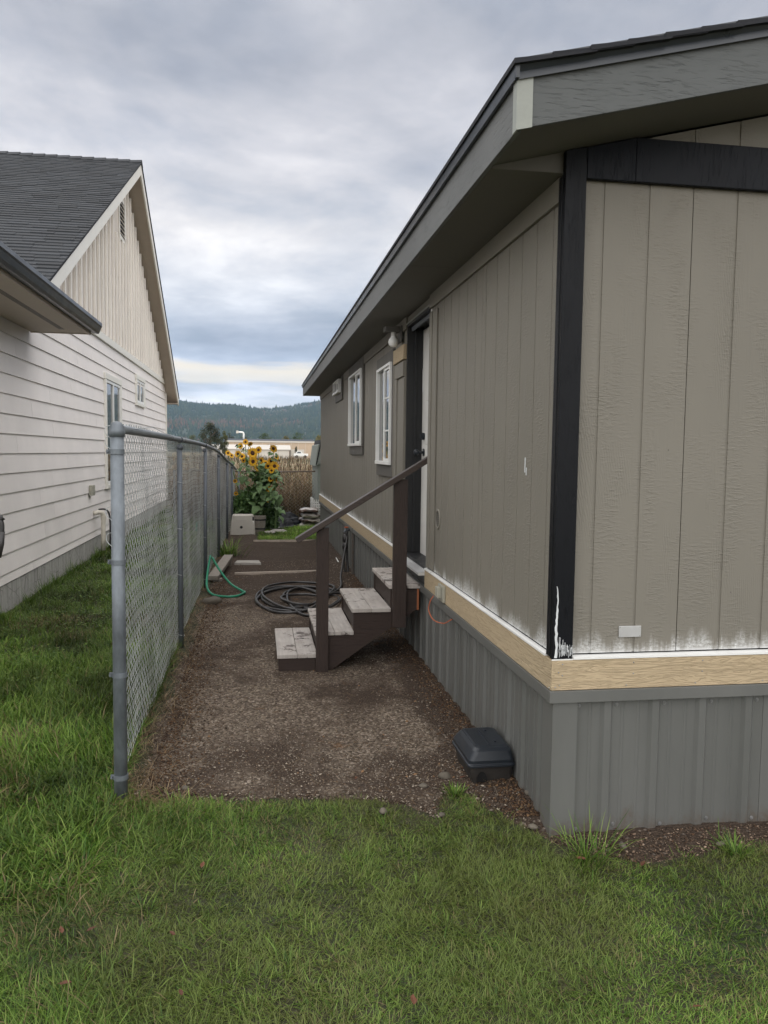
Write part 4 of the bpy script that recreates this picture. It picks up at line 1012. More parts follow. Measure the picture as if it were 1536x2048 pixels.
MB().box(LX-.03, LX+.018, LY1-.001, LY1+.09, .27, 3.40).build('corner_board', MAT['htrim'], wh, bevel=.003)
# frieze between lap siding and gable, then boards and battens
for a, b_ in ((LY0, 9.4), (9.4, 13.9), (13.9, 18.6), (18.6, LY1+.3)): box('gable_trim_board', MAT['htrim'], wh, LX-.03, LX+.022, a+.002, b_-.002, 3.425, 3.545, .003)
PKY, PKZ, RX = 16.34, 7.14, -2.23
SN, SF = (7.14-3.45)/(16.34-9.2), (7.14-3.13)/(23.4-16.34)
roofz = lambda y: PKZ-(PKY-y)*SN if y < PKY else PKZ-(y-PKY)*SF
V = [(LX-.02, 9.4), (LX-.02, LY1)]
mb = MB(); pts = [(9.0, 3.547), (LY1+.0, 3.547-.2), (LY1, roofz(LY1)-.2), (PKY, PKZ-.2), (9.0, roofz(9.0)-.18)]
pts = [(9.80, 3.547), (22.28, 3.547), (PKY, PKZ-.2)]
mb.prism(pts, LX-.05, LX-.012, axis=0); mb.build('gable_wall', MAT['hboard'], wh)
y = 9.55
while y < 22.5:
    zt = roofz(y)-.17
    if zt > 3.60 and not (15.2 < y < 16.1):
        MB().box(LX-.011, LX+.026, y-.024, y+.024, 3.548, min(zt, roofz(y+.024)-.17)).build('batten', MAT['hbat'], wh, fix=False, bevel=.003)
    elif zt > 3.6: MB().box(LX-.011, LX+.026, y-.024, y+.024, 3.548, 5.535).build('batten', MAT['hbat'], wh, fix=False, bevel=.003)
    y += .335
gv = MB(); gv.box(LX-.011, LX+.006, 15.62, 15.70, 5.62, 6.26); gv.box(LX-.011, LX+.034, 16.10, 16.16, 5.62, 6.26); gv.box(LX-.011, LX+.012, 15.62, 16.16, 5.54, 5.619); gv.box(LX-.011, LX+.012, 15.62, 16.16, 6.261, 6.33)
gvo = gv.build('gable_vent', MAT['htrim'], wh, bevel=.003); MB().box(LX-.010, LX+.002, 15.701, 16.099, 5.62, 6.26).build('vent_back', MAT['charcoal'], gvo)
for k in range(8): MB().hexa([(LX+.005, 15.702, 5.64+.078*k), (LX+.030, 15.702, 5.62+.078*k), (LX+.030, 16.098, 5.62+.078*k), (LX+.005, 16.098, 5.64+.078*k), (LX+.005, 15.702, 5.655+.078*k), (LX+.030, 15.702, 5.635+.078*k), (LX+.030, 16.098, 5.635+.078*k), (LX+.005, 16.098, 5.655+.078*k)]).build('slat', MAT['hboard'], gvo)
# rake boards, rake soffits, roof planes
def slab(x0, x1, ya, yb, dz0, dz1, name, mat, far=False, bev=.003):
    return MB().hexa([(x0, ya, roofz(ya)+dz0), (x1, ya, roofz(ya)+dz0), (x1, yb, roofz(yb)+dz0), (x0, yb, roofz(yb)+dz0), (x0, ya, roofz(ya)+dz1), (x1, ya, roofz(ya)+dz1), (x1, yb, roofz(yb)+dz1), (x0, yb, roofz(yb)+dz1)]).build(name, mat, wh, bevel=bev)
EN, EFR = 9.2, 23.42
slab(RX-.03, RX, EN, PKY-.001, -.235, -.025, 'rake_board', MAT['htrim']); slab(RX-.03, RX, PKY+.001, EFR, -.225, -.025, 'rake_board', MAT['htrim'])
slab(LX-.03, RX-.031, EN, PKY-.001, -.175, -.150, 'soffit_board', MAT['hsof'], bev=0); slab(LX-.03, RX-.031, PKY+.001, EFR-.02, -.165, -.140, 'soffit_board', MAT['hsof'], bev=0)
slab(-12, RX-.031, EN, PKY-.001, -.149, -.022, 'roof_deck', MAT['hsof'], bev=0); slab(-12, RX-.031, PKY+.001, EFR, -.139, -.022, 'roof_deck', MAT['hsof'], bev=0)
slab(-12, RX+.018, EN-.03, PKY-.001, -.020, -.004, 'roof_membrane', MAT['shingle_dk'], bev=0); slab(-12, RX+.018, PKY+.001, EFR+.04, -.020, .012, 'roof_membrane', MAT['shingle_dk'], bev=0)
box('far_eave_soffit', MAT['hsof'], wh, -12, RX-.005, LY1+.091, EFR-.01, 2.93, 2.945, 0); box('far_fascia', MAT['htrim'], wh, -12, RX, EFR-.01, EFR+.012, 2.93, 3.10, .002)
mb = MB()
for k in range(9): mb.box(LX+.02+.03*k, LX+.04+.03*k, 23.05, 23.06, 2.925, 2.930)
mb.build('soffit_vent_holes', MAT['charcoal'], wh, kind='stuff')
# shingles on the slope we see: the largest in view as single tabs, the rest as courses
def px(p):
    q_ = AX.T@(np.array(p)-np.array([0, 0, EYE])); return 768+F_PX*q_[0]/q_[2], 1024+F_PX*q_[1]/q_[2]
cs = 1/math.sqrt(1+SN*SN); tabs = []
nc = int((PKY-EN+.03)/(.145*cs))+1
for i in range(nc):
    ya = EN-.03+i*.145*cs; yb = ya+.20*cs; off = rl.uniform(0, .33)
    x = RX+.02
    w0 = off
    while x > -11.9:
        w = (w0 if w0 else .0) or .33
        w = max(.08, w*rl.uniform(.75, 1.25)); x1 = x; x0 = x-w; w0 = .33
        if yb < PKY+.03: tabs.append((x0+.0018, x1-.0018, ya, min(yb, PKY)))
        x = x0
def tabgeo(mb, t, k):
    x0, x1, ya, yb = t; h = .013 if k % 3 else .018
    za, zb = roofz(ya), PKZ-(PKY-yb)*SN
    mb.hexa([(x0, ya, za+.004), (x1, ya, za+.004), (x1, yb, zb+.0), (x0, yb, zb+.0), (x0, ya, za+.006+h), (x1, ya, za+.006+h), (x1, yb, zb+.003), (x0, yb, zb+.003)])
vis = []
for k, t in enumerate(tabs):
    u, v = px(((t[0]+t[1])/2, t[2], roofz(t[2]))); gl = 485+u*.85
    if u > -5 and v < gl+4: vis.append((-(1600/t[2])**2*(t[1]-t[0]), k))
vis.sort(); single = set(k for _, k in vis[:296]); mb = MB()
for k, t in enumerate(tabs):
    if k in single:
        m1 = MB(); tabgeo(m1, t, k); m1.build('shingle', MAT['shingle'], wh, fix=False)
    elif t[0] > -8.5: tabgeo(mb, t, k)
mb.build('shingle_courses', MAT['shingle'], wh, kind='stuff', fix=False)
x = RX+.02; 
while x > -8.2:
    MB().hexa([(x-.30, PKY-.14, PKZ-.14*SN+.012), (x, PKY-.14, PKZ-.14*SN+.030), (x, PKY+.14, PKZ-.14*SF+.030), (x-.30, PKY+.14, PKZ-.14*SF+.012), (x-.30, PKY-.02, PKZ+.022), (x, PKY-.02, PKZ+.044), (x, PKY+.02, PKZ+.044), (x-.30, PKY+.02, PKZ+.022)]).build('ridge_shingle', MAT['shingle'], wh, fix=False); x -= .22
# lower front eave with gutter
GY1 = 9.6; gx = -1.90
box('eave_soffit', MAT['hsof'], wh, LX+.001, gx+.0, LY0, GY1, 2.955, 2.972, 0)
MB().box(LX+.0, gx, GY1, GY1+.022, 2.945, 3.05).build('eave_end_board', MAT['hsof'], wh, bevel=.003)
box('eave_fascia', MAT['hsof'], wh, gx, gx+.02, LY0, GY1+.02, 2.940, 3.09, .002)
mb = MB()
yk = 4.0
while yk < GY1-.25:
    mb.box(-2.16, -2.10, yk, yk+.018, 2.9535, 2.9548); yk += .040
mb.build('soffit_vent_slots', MAT['charcoal'], wh, kind='stuff')
gp = [(gx+.021, 3.09), (gx+.021, 2.972), (gx+.085, 2.965), (gx+.100, 2.99), (gx+.118, 3.035), (gx+.128, 3.050), (gx+.128, 3.085), (gx+.120, 3.092), (gx+.118, 3.055), (gx+.03, 3.03), (gx+.03, 3.09)]
gt = MB().prism(gp, LY0, 9.70, axis=1).build('gutter', MAT['gutter'], wh)
MB().prism([p for p in gp[:8]]+[(gx+.03, 3.09)], 9.701, 9.706, axis=1).build('gutter_end_cap', MAT['gutter'], gt)
mb = MB(); mb.hexa([(-4.4, LY0, 3.55), (gx+.06, LY0, 3.095), (gx+.06, GY1-.05, 3.095), (-4.4, GY1-.4, 3.30), (-4.4, LY0, 3.58), (gx+.06, LY0, 3.11), (gx+.06, GY1-.05, 3.11), (-4.4, GY1-.4, 3.33)]); mb.build('lower_roof', MAT['shingle_dk'], wh)
# windows of the white house
for (a, b_, z0, z1), big in zip(WIN_L, (True, False)):
    fr = MB(); w = .05
    fr.box(LX-.03, LX+.028, a-.09, a, z0-.02, z1+.10); fr.box(LX-.03, LX+.028, b_, b_+.09, z0-.02, z1+.10); fr.box(LX-.03, LX+.030, a-.11, b_+.11, z1+.101, z1+.20); fr.box(LX-.03, LX+.035, a-.10, b_+.10, z0-.085, z0-.021)
    f = fr.build('window', MAT['htrim'], wh, bevel=.003)
    ym = (a+b_)/2; s_ = MB(); s_.box(LX-.02, LX+.012, a+.001, a+w, z0-.019, z1+.099); s_.box(LX-.02, LX+.012, b_-w, b_-.001, z0-.019, z1+.099); s_.box(LX-.02, LX+.016, ym-.03, ym+.03, z0+.031, z1+.049); s_.box(LX-.02, LX+.014, a+w+.001, b_-w-.001, z1+.05, z1+.099); s_.box(LX-.02, LX+.014, a+w+.001, b_-w-.001, z0-.019, z0+.03)
    s_.build('sash', MAT['white'], f, bevel=.002)
    MB().box(LX-.02, LX-.008, a+w, ym-.031, z0+.031, z1+.049).build('pane', MAT['glass'], f); MB().box(LX-.02, LX-.004, ym+.031, b_-w, z0+.031, z1+.049).build('pane', MAT['glass'], f)
ob = MB().box(LX+.001, LX+.055, 12.62, 12.80, .945, 1.10).build('outlet_box', MAT['outlet'], wh, bevel=.004)
# vent pipe on the wall with black cable and hose bib
dp = thing('vent_pipe', 'white bent plastic pipe coming out of the white house wall and running down', 'pipe', (LX+.12, 13.1, .1))
MAT['pvc'] = pm('cream_pvc', (.62, .58, .50), .4, var=.08, bump=.03)
mb = MB(); mb.tube([(LX-.01, 12.95, .655), (LX+.05, 12.98, .665)]+sm([(LX+.05, 12.98, .665), (LX+.10, 13.0, .66), (LX+.125, 13.02, .62), (LX+.13, 13.02, .56)], 5)+[(LX+.13, 13.0, .30), (LX+.13, 12.98, .07)], .035, 12, rs=None); mb.build('pipe', MAT['pvc'], dp, smooth=True)
mb = MB(); mb.tube([(LX+.13, 13.02, .60), (LX+.13, 13.02, .54)], .041, 12); mb.build('coupling', MAT['pvc'], dp, smooth=False)
mb = MB(); mb.tube(sm([(LX+.04, 13.12, .70), (LX+.13, 13.16, .70), (LX+.19, 13.18, .62), (LX+.20, 13.2, .35), (LX+.19, 13.22, .12), (LX+.20, 13.3, .03)]), .014, 8)
mb.tube(sm([(LX+.19, 13.25, .40), (LX+.26, 13.28, .32), (LX+.24, 13.24, .26), (LX+.20, 13.2, .22)]), .010, 6); mb.tube([(LX+.22, 13.35, .30), (LX+.36, 13.5, .02)], .016, 8)
props(mb.build('black_cable', MAT['rubber'], None, smooth=True, org=(LX+.19, 13.2, 0)), 'black cable and hose hanging behind the white pipe on the house wall', 'cable')
# ------------------------------------------------------------------ chain link fence beside the path
PY = [3.78, 6.70, 9.60, 12.36, 15.0, 16.6, 18.75]
TOPZ = [1.745, 1.735, 1.710, 1.63, 1.47, 1.37, 1.22]
def rail_pt(y):
    z = float(np.interp(y, PY, TOPZ)); return z
RY = sm([(FX, y, z) for y, z in zip(PY, TOPZ)], 8)
rail_z = lambda y: float(np.interp(y, [p.y for p in RY], [p.z for p in RY]))
fx_ = lambda y: FX+float(np.interp(y, PY, [0, 0, .01, .035, .06, .10, .13]))
fence = thing('chain_link_fence', 'tall galvanised chain link fence running along the left of the dirt strip', 'fence', (FX, PY[0], 0))
# terminal post with cap and bands
mb = MB(); mb.tube([(FX, PY[0], -.1), (FX+.002, PY[0], 1.735)], .0305, 20); tp = mb.build('terminal_post', MAT['metal'], fence, smooth=True)
mb = MB(); mb.lathe((FX+.002, PY[0], 1.735), [(.0355, -.028), (.0365, -.004), (.0355, 0), (.032, .008), (.030, .022), (.020, .036), (.001, .042)], 20); mb.build('post_cap', MAT['metal'], tp, smooth=True)
def bandring(z, r=.033, h=.022, m='metal'):
    mb = MB(); mb.lathe((FX+.001, PY[0], z), [(r-.002, 0), (r+.0012, 0), (r+.0012, h), (r-.002, h)], 20)
    mb.box(FX-.045, FX-.030, PY[0]-.004, PY[0]+.004, z+.001, z+h-.001); mb.tube([(FX-.040, PY[0]-.016, z+h/2), (FX-.040, PY[0]+.014, z+h/2)], .005, 6)
    mb.build('tension_band', MAT[m], tp)
for z in (1.628, 1.125, .60, .115): bandring(z)
MB().box(FX-.032, FX-.016, PY[0]+.034, PY[0]+.040, .06, 1.66).build('tension_bar', MAT['metal'], fence, bevel=.001)
# line posts with loop caps and ties
for i, y in enumerate(PY[1:6]):
    zt = rail_z(y); xp = fx_(y)+.045 if i < 9 else fx_(y)
    xp = fx_(y)+.004
    mb = MB(); mb.tube([(xp+.0, y, -.1), (xp+(.006 if i % 2 else -.004), y, zt-.045)], .0215, 14); p = mb.build('line_post', MAT['metal_dk'], fence, smooth=True)
    mb = MB(); mb.lathe((xp, y, zt-.05), [(.024, -.03), (.026, -.01), (.018, .012)], 12); mb.tube([(xp, y-.022, zt), (xp, y+.022, zt)], .0265, 14); mb.build('loop_cap', MAT['metal_dk'], p, smooth=True)
    for zt_ in (.12, .62, 1.0, 1.38):
        if zt_ < zt-.1:
            mb = MB(); mb.tube([(xp+.026*math.cos(t), y+.026*math.sin(t), zt_+.012*math.sin(t*.5)) for t in np.linspace(-.5, 5.2, 14)], .0022, 5, caps=False); mb.build('wire_tie', MAT['wire'], p)
mb = MB(); mb.tube([(p.x+fx_(p.y)-FX, p.y+(.03 if k == 0 else 0), p.z) for k, p in enumerate(RY)], .0205, 14); mb.build('top_rail', MAT['rail'], fence, smooth=True)
mb = MB(); mb.tube([(FX, PY[0]+.028, rail_z(PY[0])), (FX, PY[0]+.085, rail_z(PY[0]+.08))], .0245, 14); mb.build('rail_end_cup', MAT['rail'], fence, smooth=True)
for y in (6.05, 7.05, 11.9): mb = MB(); mb.tube([(fx_(y), y-.03, rail_z(y-.03)), (fx_(y), y+.03, rail_z(y+.03))], .0232, 14); mb.build('rail_sleeve', MAT['rail'], fence, smooth=True)
# woven fabric: zigzag wires that hook round their neighbours, bellied and sagging between posts
def fabric(name, parent, x_of, y0, y1, zb, zt_of, pitch=.110, hz=.027, r=.0018, side=.016, axis='y', mat='wire', seed=1., nside=3):
    nw = int((y1-y0)/(pitch/2*1.0))
    Vs = []; Qs = []; o = 0
    for w in range(nw):
        yc = y0+w*pitch/2.0; ztop = zt_of(yc); nseg = int((ztop-zb)/hz)
        k = np.arange(nseg+1); s = ((k+w) % 2)*2-1
        z = zb+k*hz+(ztop-zb-nseg*hz); y = yc+s*(pitch/4+.0012)
        wav = .010*np.sin(z*9+yc*2+seed)+.007*np.sin(z*4.1+yc*5)
        bel = .013*(fbm(np.full_like(z, yc*1.5), z*1.6, 1, seed+3, 3)-.5)*2
        y = y+wav*.45+.006*(fbm(z*1.3, np.full_like(z, yc*.8), 1, seed+9, 2)-.5)
        x = x_of(yc)+side+bel+s*.0022*((k % 4 < 2)*2-1)
        z = z+.010*np.sin(yc*4.5+z*1.2)*np.clip((ztop-z)*4, 0, 1)
        P = np.stack([x, y, z], -1) if axis == 'y' else np.stack([y, x, z], -1)
        ang = np.arange(nside)*2*math.pi/nside; ring_ = np.stack([np.cos(ang), np.sin(ang), 0*ang], -1)*r
        V = (P[:, None, :]+ring_[None]).reshape(-1, 3)
        b = (np.arange(nseg)*nside)[:, None]; q = np.concatenate([b+np.array([[j, (j+1) % nside, nside+(j+1) % nside, nside+j]]) for j in range(nside)])
        Vs.append(V); Qs.append(q+o); o += len(V)
    return place(name, arr_mesh(name, np.concatenate(Vs), [np.concatenate(Qs)]), MAT[mat], parent, kind='stuff')
fabric('chain_link_mesh', fence, lambda y: fx_(y), 3.83, 18.7, .035, lambda y: rail_z(y)+.030*(y < 6.5)*math.exp(-((y-4.6)/.9)**2)+.008, r=.0019, side=-.026, pitch=.086, hz=.0225)
# barbed selvage twists standing above the rail near the first post
mb = MB(); rr = random.Random(8)
for k in range(26):
    y = 3.90+k*.072; x = FX-.024; z = rail_z(y)+.012+.012*math.exp(-((y-4.5)/.6)**2)
    mb.tube([(x, y-.012, z-.02), (x+rr.uniform(-.004, .004), y, z+rr.uniform(.008, .02)), (x, y+.014, z-.02)], .0014, 4)
for z in (1.69, 1.64, 1.32, 1.2):
    mb.tube(sm([(FX-.012, PY[0]-.02, z), (FX-.045, PY[0]-.01, z+.03), (FX-.05, PY[0]+.02, z+.06), (FX-.02, PY[0]+.03, z+.07)], 4), .0016, 4)
mb.tube([(FX+.02, 4.2, 1.755), (FX+.02, 4.9, 1.782), (FX+.018, 5.6, 1.757), (FX+.01, 6.3, 1.753)], .002, 4)
mb.build('loose_wire', MAT['wire'], fence, kind='stuff')
# lower fence across the back of the yard
bf = thing('back_fence', 'low chain link fence with a single rail across the back before the weeds', 'fence', (-.5, 18.8, 0))
mb = MB(); mb.tube([(-1.9, 18.8, 1.182), (-.45, 18.8, 1.18), (.4, 18.8, 1.176), (1.3, 18.8, 1.19), (3.2, 18.8, 1.19)], .019, 10); mb.build('top_rail', pm('brown_rail', (.16, .125, .10), .6, .3), bf, smooth=True)
for x in (-1.9, -.45, 2.6): mb = MB(); mb.tube([(x, 18.8, -.1), (x, 18.8, 1.2)], .022, 10); mb.build('post', MAT['metal_dk'], bf, smooth=True)
fabric('chain_link_mesh', bf, lambda y: 18.8, -1.9, 2.8, .03, lambda y: 1.17, axis='x', r=.0018, side=-.02, pitch=.09, hz=.04)

# ------------------------------------------------------------------ wooden steps
st = thing('wooden_steps', 'dark brown wooden steps with worn pale treads and a single handrail leading to the door', 'steps', (.7, 5.9, 0))
S0, S1 = 5.90, 6.80
X = [.148, .428, .702, .982, 1.20]; Z = [.142, .309, .478, .655]
for side, (ya, yb) in enumerate(((S0+.004, S0+.042), (S1-.045, S1-.007))):
    if side == 0:
        poly = [(.150, 0), (.52, 0), (1.205, .475), (1.205, Z[3]-.036), (.986, Z[3]-.036), (.986, Z[2]-.032), (.706, Z[2]-.032), (.706, Z[1]-.032), (.430, Z[1]-.032), (.430, Z[0]-.032), (.150, Z[0]-.032)]
    else: poly = [(.150, 0), (.52, 0), (1.205, .475), (1.205, Z[3]-.036), (.986, Z[3]-.036), (.986, Z[2]-.032), (.706, Z[2]-.032), (.706, Z[1]-.032), (.430, Z[1]-.032), (.430, Z[0]-.032), (.150, Z[0]-.032)]
    bm = bmesh.new(); vs = [bm.verts.new((x, ya, z)) for x, z in poly]; f = bm.faces.new(vs); r_ = bmesh.ops.extrude_face_region(bm, geom=[f])
    bmesh.ops.translate(bm, verts=[v for v in r_['geom'] if isinstance(v, bmesh.types.BMVert)], vec=(0, yb-ya, 0)); bmesh.ops.triangulate(bm, faces=[f_ for f_ in bm.faces if len(f_.verts) > 4]); bmesh.ops.recalc_face_normals(bm, faces=bm.faces)
    me = bpy.data.meshes.new('stringer'); bm.to_mesh(me); bm.free(); place('stringer', me, MAT['brown'], st)
for i in range(4):
    x0, x1 = X[i]-.010, (X[i+1] if i < 3 else 1.222)+.006
    zt = Z[i]
    mid = x0+(x1-x0)*.5
    for j, (a, b_) in enumerate(((x0, mid-.001), (mid+.001, x1))):
        t = MB().box(a, b_, S0-.010, S1+.004, zt-.030, zt+(.0008 if j else 0)).build('tread_board', MAT['tread'], st, bevel=.004)
for i in range(1, 4):
    box('riser', MAT['brown'], st, X[i]+.012, X[i]+.028, S0+.044, S1-.047, Z[i-1]+.002, Z[i]-.032, .002)
box('riser', MAT['brown'], st, .150, .168, S0+.0425, S1-.0455, .0, Z[0]-.032, .002)
box('post', MAT['brown_z'], st, .424, .514, S0-.045, S0+.0005, .0, 1.092, .003); 
box('post', MAT['brown_z'], st, .996, 1.100, S0-.045, S0+.0005, .335, 1.452, .003)
hr = MB(); pa_, pb_ = (.275, S0-.035, .998), (1.292, S0-.035, 1.628)
hr.beam((pa_[0], pa_[1], pa_[2]), pb_, .088, .040, mi=0); hro = hr.build('handrail', plank_grain('handrail_worn_brown', (.060, .045, .038), (.02, .014, .012), 'x', .8, .5, .42, .001, .5), st, bevel=.004)
MB().box(1.190, 1.205, S0+.0, S0+.03, .46, .62).build('ledger_end', pm('rusty_block', (.30, .10, .04), .7, bump=.2), st)
# clear plastic cup on the top tread
cp = MB(); cp.lathe((1.105, 6.16, Z[3]+.001), [(.030, 0), (.032, .004), (.035, .055), (.038, .094), (.041, .098), (.041, .104), (.036, .104), (.034, .06), (.029, .006)], 18)
props(cp.build('plastic_cup', MAT['clear'], None, smooth=True, org=(1.105, 6.16, Z[3])), 'clear plastic cup standing on the top step beside the door sill', 'cup')

# ------------------------------------------------------------------ rodent bait box
bb = thing('bait_box', 'black plastic rodent bait box with a domed lid against the grey skirting', 'bait box', (1.155, 4.0, 0))
def ringbox(mb, levels, n=6):
    """rounded rectangles at increasing height: (x0,x1,y0,y1,z,radius)"""
    V = []; per = None
    for (x0, x1, y0, y1, z, r) in levels:
        L_ = []
        for cx, cy, a0 in ((x1-r, y1-r, 0), (x0+r, y1-r, 90), (x0+r, y0+r, 180), (x1-r, y0+r, 270)):
            for k in range(n+1): a = R(a0+90*k/n); L_.append((cx+r*math.cos(a), cy+r*math.sin(a), z))
        per = len(L_); V += L_
    F = [(i*per+j, i*per+(j+1) % per, (i+1)*per+(j+1) % per, (i+1)*per+j) for i in range(len(levels)-1) for j in range(per)]
    F += [tuple(reversed(range(per))), tuple((len(levels)-1)*per+j for j in range(per))]
    return mb.add(V, F)
bx0, bx1, by0, by1 = 1.004, 1.238, 3.66, 4.01
mb = MB(); ringbox(mb, [(bx0+.030, bx1-.006, by0+.018, by1-.02, .002, .02), (bx0+.012, bx1-.002, by0+.004, by1-.008, .088, .022)])
body = mb.build('base', pm('dusty_black_plastic', (.028, .024, .021), .7, var=.4, vs=12, bump=.3), bb)
mb = MB(); ringbox(mb, [(bx0, bx1+.006, by0-.008, by1+.004, .086, .026), (bx0, bx1+.006, by0-.008, by1+.004, .097, .026), (bx0+.006, bx1, by0, by1-.002, .101, .024), (bx0+.006, bx1, by0, by1-.002, .118, .024), (bx0+.012, bx1-.003, by0+.004, by1-.008, .128, .024),
                        (bx0+.030, bx1-.008, by0+.016, by1-.02, .158, .030), (bx0+.042, bx1-.016, by0+.032, by1-.03, .170, .030), (bx0+.060, bx1-.030, by0+.055, by1-.05, .175, .03)])
lid = mb.build('lid', MAT['blackplastic'], bb, bevel=.002)
for xx in (bx0+.118, bx0+.130): MB().beam((xx, by0+.060, .1765), (xx, by1-.055, .1765), .004, .006).build('lid_ridge', MAT['blackplastic'], lid, bevel=.001)
MB().beam((bx0+.058, by0+.060, .172), (bx0+.058, by1-.060, .172), .018, .010).build('lid_rib', MAT['blackplastic'], lid, bevel=.003)
for (xx, yy) in ((bx0+.155, by0+.090), (bx0+.15, by1-.10)): MB().box(xx, xx+.012, yy, yy+.03, .173, .181).build('latch', MAT['blackplastic'], lid, bevel=.002)
mb = MB(); n = 14; cx_, cz_ = bx0+.072, .012
V = [(cx_+.026*math.cos(math.pi*k/n), by0+.004+.0, cz_+.050*math.sin(math.pi*k/n)) for k in range(n+1)]; V2 = [(x, y-.0025, z) for x, y, z in V]
mb.add(V2+V, [tuple(range(n+1))]+[(i, i+1, n+2+i, n+1+i) for i in range(n)]); mb.build('entrance_hole', pm('hole_black', (.004, .004, .004), .9, bump=0), bb)

bb.location = (1.155, 4.0, .045)
# ------------------------------------------------------------------ hoses
r5 = random.Random(11); pts = []
cx_, cy_ = .44, 8.85
a = 0
for lp in range(6):
    rx = r5.uniform(.17, .46); ry = r5.uniform(.30, .90); ox, oy = r5.uniform(-.14, .16), r5.uniform(-.28, .28)
    for k in range(10):
        a += 2*math.pi/10; z = .032+.010*lp+.012*math.sin(a*1.7+lp)
        pts.append((cx_+ox+rx*math.cos(a)*(1+.08*math.sin(3*a)), cy_+oy+ry*math.sin(a), max(z*.75, .03)))
pts += [(.95, 9.3, .05), (1.02, 9.9, .10), (1.10, 10.3, .30), (1.16, 10.5, .50), (1.17, 10.62, .60)]
mb = MB(); mb.tube(sm(pts, 5), .0135, 8); props(mb.build('garden_hose', MAT['rubber'], None, smooth=True, org=(cx_, cy_, 0)), 'black garden hose lying in loose coils behind the steps', 'hose')
mb = MB(); mb.tube(sm([(.05, 8.30, .03), (-.02, 8.75, .03), (.12, 9.25, .035), (.5, 9.45, .05), (.9, 9.2, .05)], 6), .0155, 8); mb.tube(sm([(.05, 8.30, .03), (.30, 8.10, .03), (.60, 8.12, .04)], 6), .0155, 8)
props(mb.build('garden_hose', MAT['rubber'], None, smooth=True, org=(.05, 8.3, 0)), 'outermost single loop of black hose left of the coil on the dirt', 'hose')
sp = thing('wall_spigot', 'outdoor tap with taped pipe hanging on the side skirting beyond the steps', 'tap', (1.19, 10.6, .6))
mb = MB(); mb.tube([(1.22, 10.6, .615), (1.15, 10.58, .615), (1.13, 10.57, .585)], .017, 10); mb.build('spout', MAT['metal'], sp, smooth=True)
mb = MB(); mb.lathe((1.16, 10.58, .64), [(.008, 0), (.03, .006), (.03, .014), (.008, .018)], 10); mb.build('handle', MAT['orange'], sp)
mb = MB(); mb.tube(sm([(1.13, 10.57, .59), (1.14, 10.56, .48), (1.135, 10.55, .36), (1.12, 10.52, .18), (1.15, 10.50, .04), (1.18, 10.5, .03), (1.17, 10.55, .20), (1.165, 10.57, .45)], 5), .017, 8)
mb.sphere((1.145, 10.56, .50), .045, 10, 8, (1, 1, 1.6)); mb.sphere((1.14, 10.55, .40), .040, 10, 8, (1, 1, 1.5)); mb.build('wrapped_pipe', MAT['rubber'], sp, smooth=True)
MB().box(1.205, 1.232, 10.33, 10.36, .0, .66).build('conduit', MAT['skirt'], sp, bevel=.003)
mb = MB(); mb.tube(sm([(1.19, 14.3, .035), (1.17, 12.8, .05), (1.16, 11.9, .05), (1.15, 11.3, .04), (1.13, 10.9, .035)], 6), .009, 8)
props(mb.build('white_hose', MAT['white'], None, smooth=True, org=(1.16, 11.2, 0)), 'thin pale hose lying along the skirting beyond the tap', 'hose')
mb = MB(); mb.tube(sm([(-.565, 9.66, .40), (-.585, 9.5, .25), (-.585, 9.3, .10), (-.52, 9.12, .035), (-.38, 8.98, .03), (-.24, 9.0, .03), (-.165, 9.18, .03), (-.155, 9.235, .03)], 6)+[Vector((-.155, 9.25, .03))]+sm([(-.17, 9.27, .032), (-.32, 9.42, .10), (-.45, 9.55, .24), (-.545, 9.66, .38)], 6), .0135, 8)
props(mb.build('green_hose', MAT['green'], None, smooth=True, org=(-.3, 9.2, 0)), 'bright green hose loop leaning on the fence foot and lying on the dirt', 'hose')
mb = MB(); mb.tube(sm([(-.78, 10.4, .62), (-.775, 10.45, .72), (-.74, 10.7, .71), (-.70, 10.95, .63), (-.69, 11.05, .58)], 6), .0135, 8)
props(mb.build('green_hose', MAT['green'], None, smooth=True, org=(-.75, 10.6, .6)), 'short arch of green hose sticking up behind the fence mesh', 'hose')
mb = MB(); mb.tube([(-.69, 11.05, .585), (-.687, 11.08, .555)], .018, 8); props(mb.build('hose_fitting', MAT['white'], None, org=(-.69, 11.05, .58)), 'white end fitting on the green hose arch behind the fence', 'fitting')
# weathered board leaning by the fence, edging boards, paver
def plank_thing(name, label, cat, p, q, w, h, mat, org):
    mb = MB(); mb.beam(p, q, w, h); return props(mb.build(name, mat, None, bevel=.004, org=org), label, cat)
mb = MB(); mb.beam((-.555, 10.02, .075), (-.425, 11.65, .13), .13, .055); bo = mb.build('weathered_board', MAT['oldwood'], None, bevel=.006, org=(-.48, 10.8, .06)); props(bo, 'cracked grey weathered timber lying beside the fence behind the green hose', 'board')
mb = MB(); mb.box(-.56, -.45, 10.1, 10.2, -.02, .05); mb.box(-.50, -.38, 11.4, 11.5, -.02, .10); props(mb.build('timber_blocks', MAT['oldwood'], None, org=(-.5, 10.8, 0)), 'rotten wood blocks under the weathered timber at the fence', 'wood block')
MAT['edging'] = plank_grain('pale_edging_board', (.52, .44, .37), (.14, .11, .09), 'x', 1, .4, .85, .001, .5)
mb = MB(); mb.beam((-.09, 14.62, .020), (1.18, 14.60, .020), .035, .040); props(mb.build('edging_board', MAT['edging'], None, org=(.5, 14.6, 0)), 'far thin wooden edging board where dirt meets the back lawn', 'edging board')
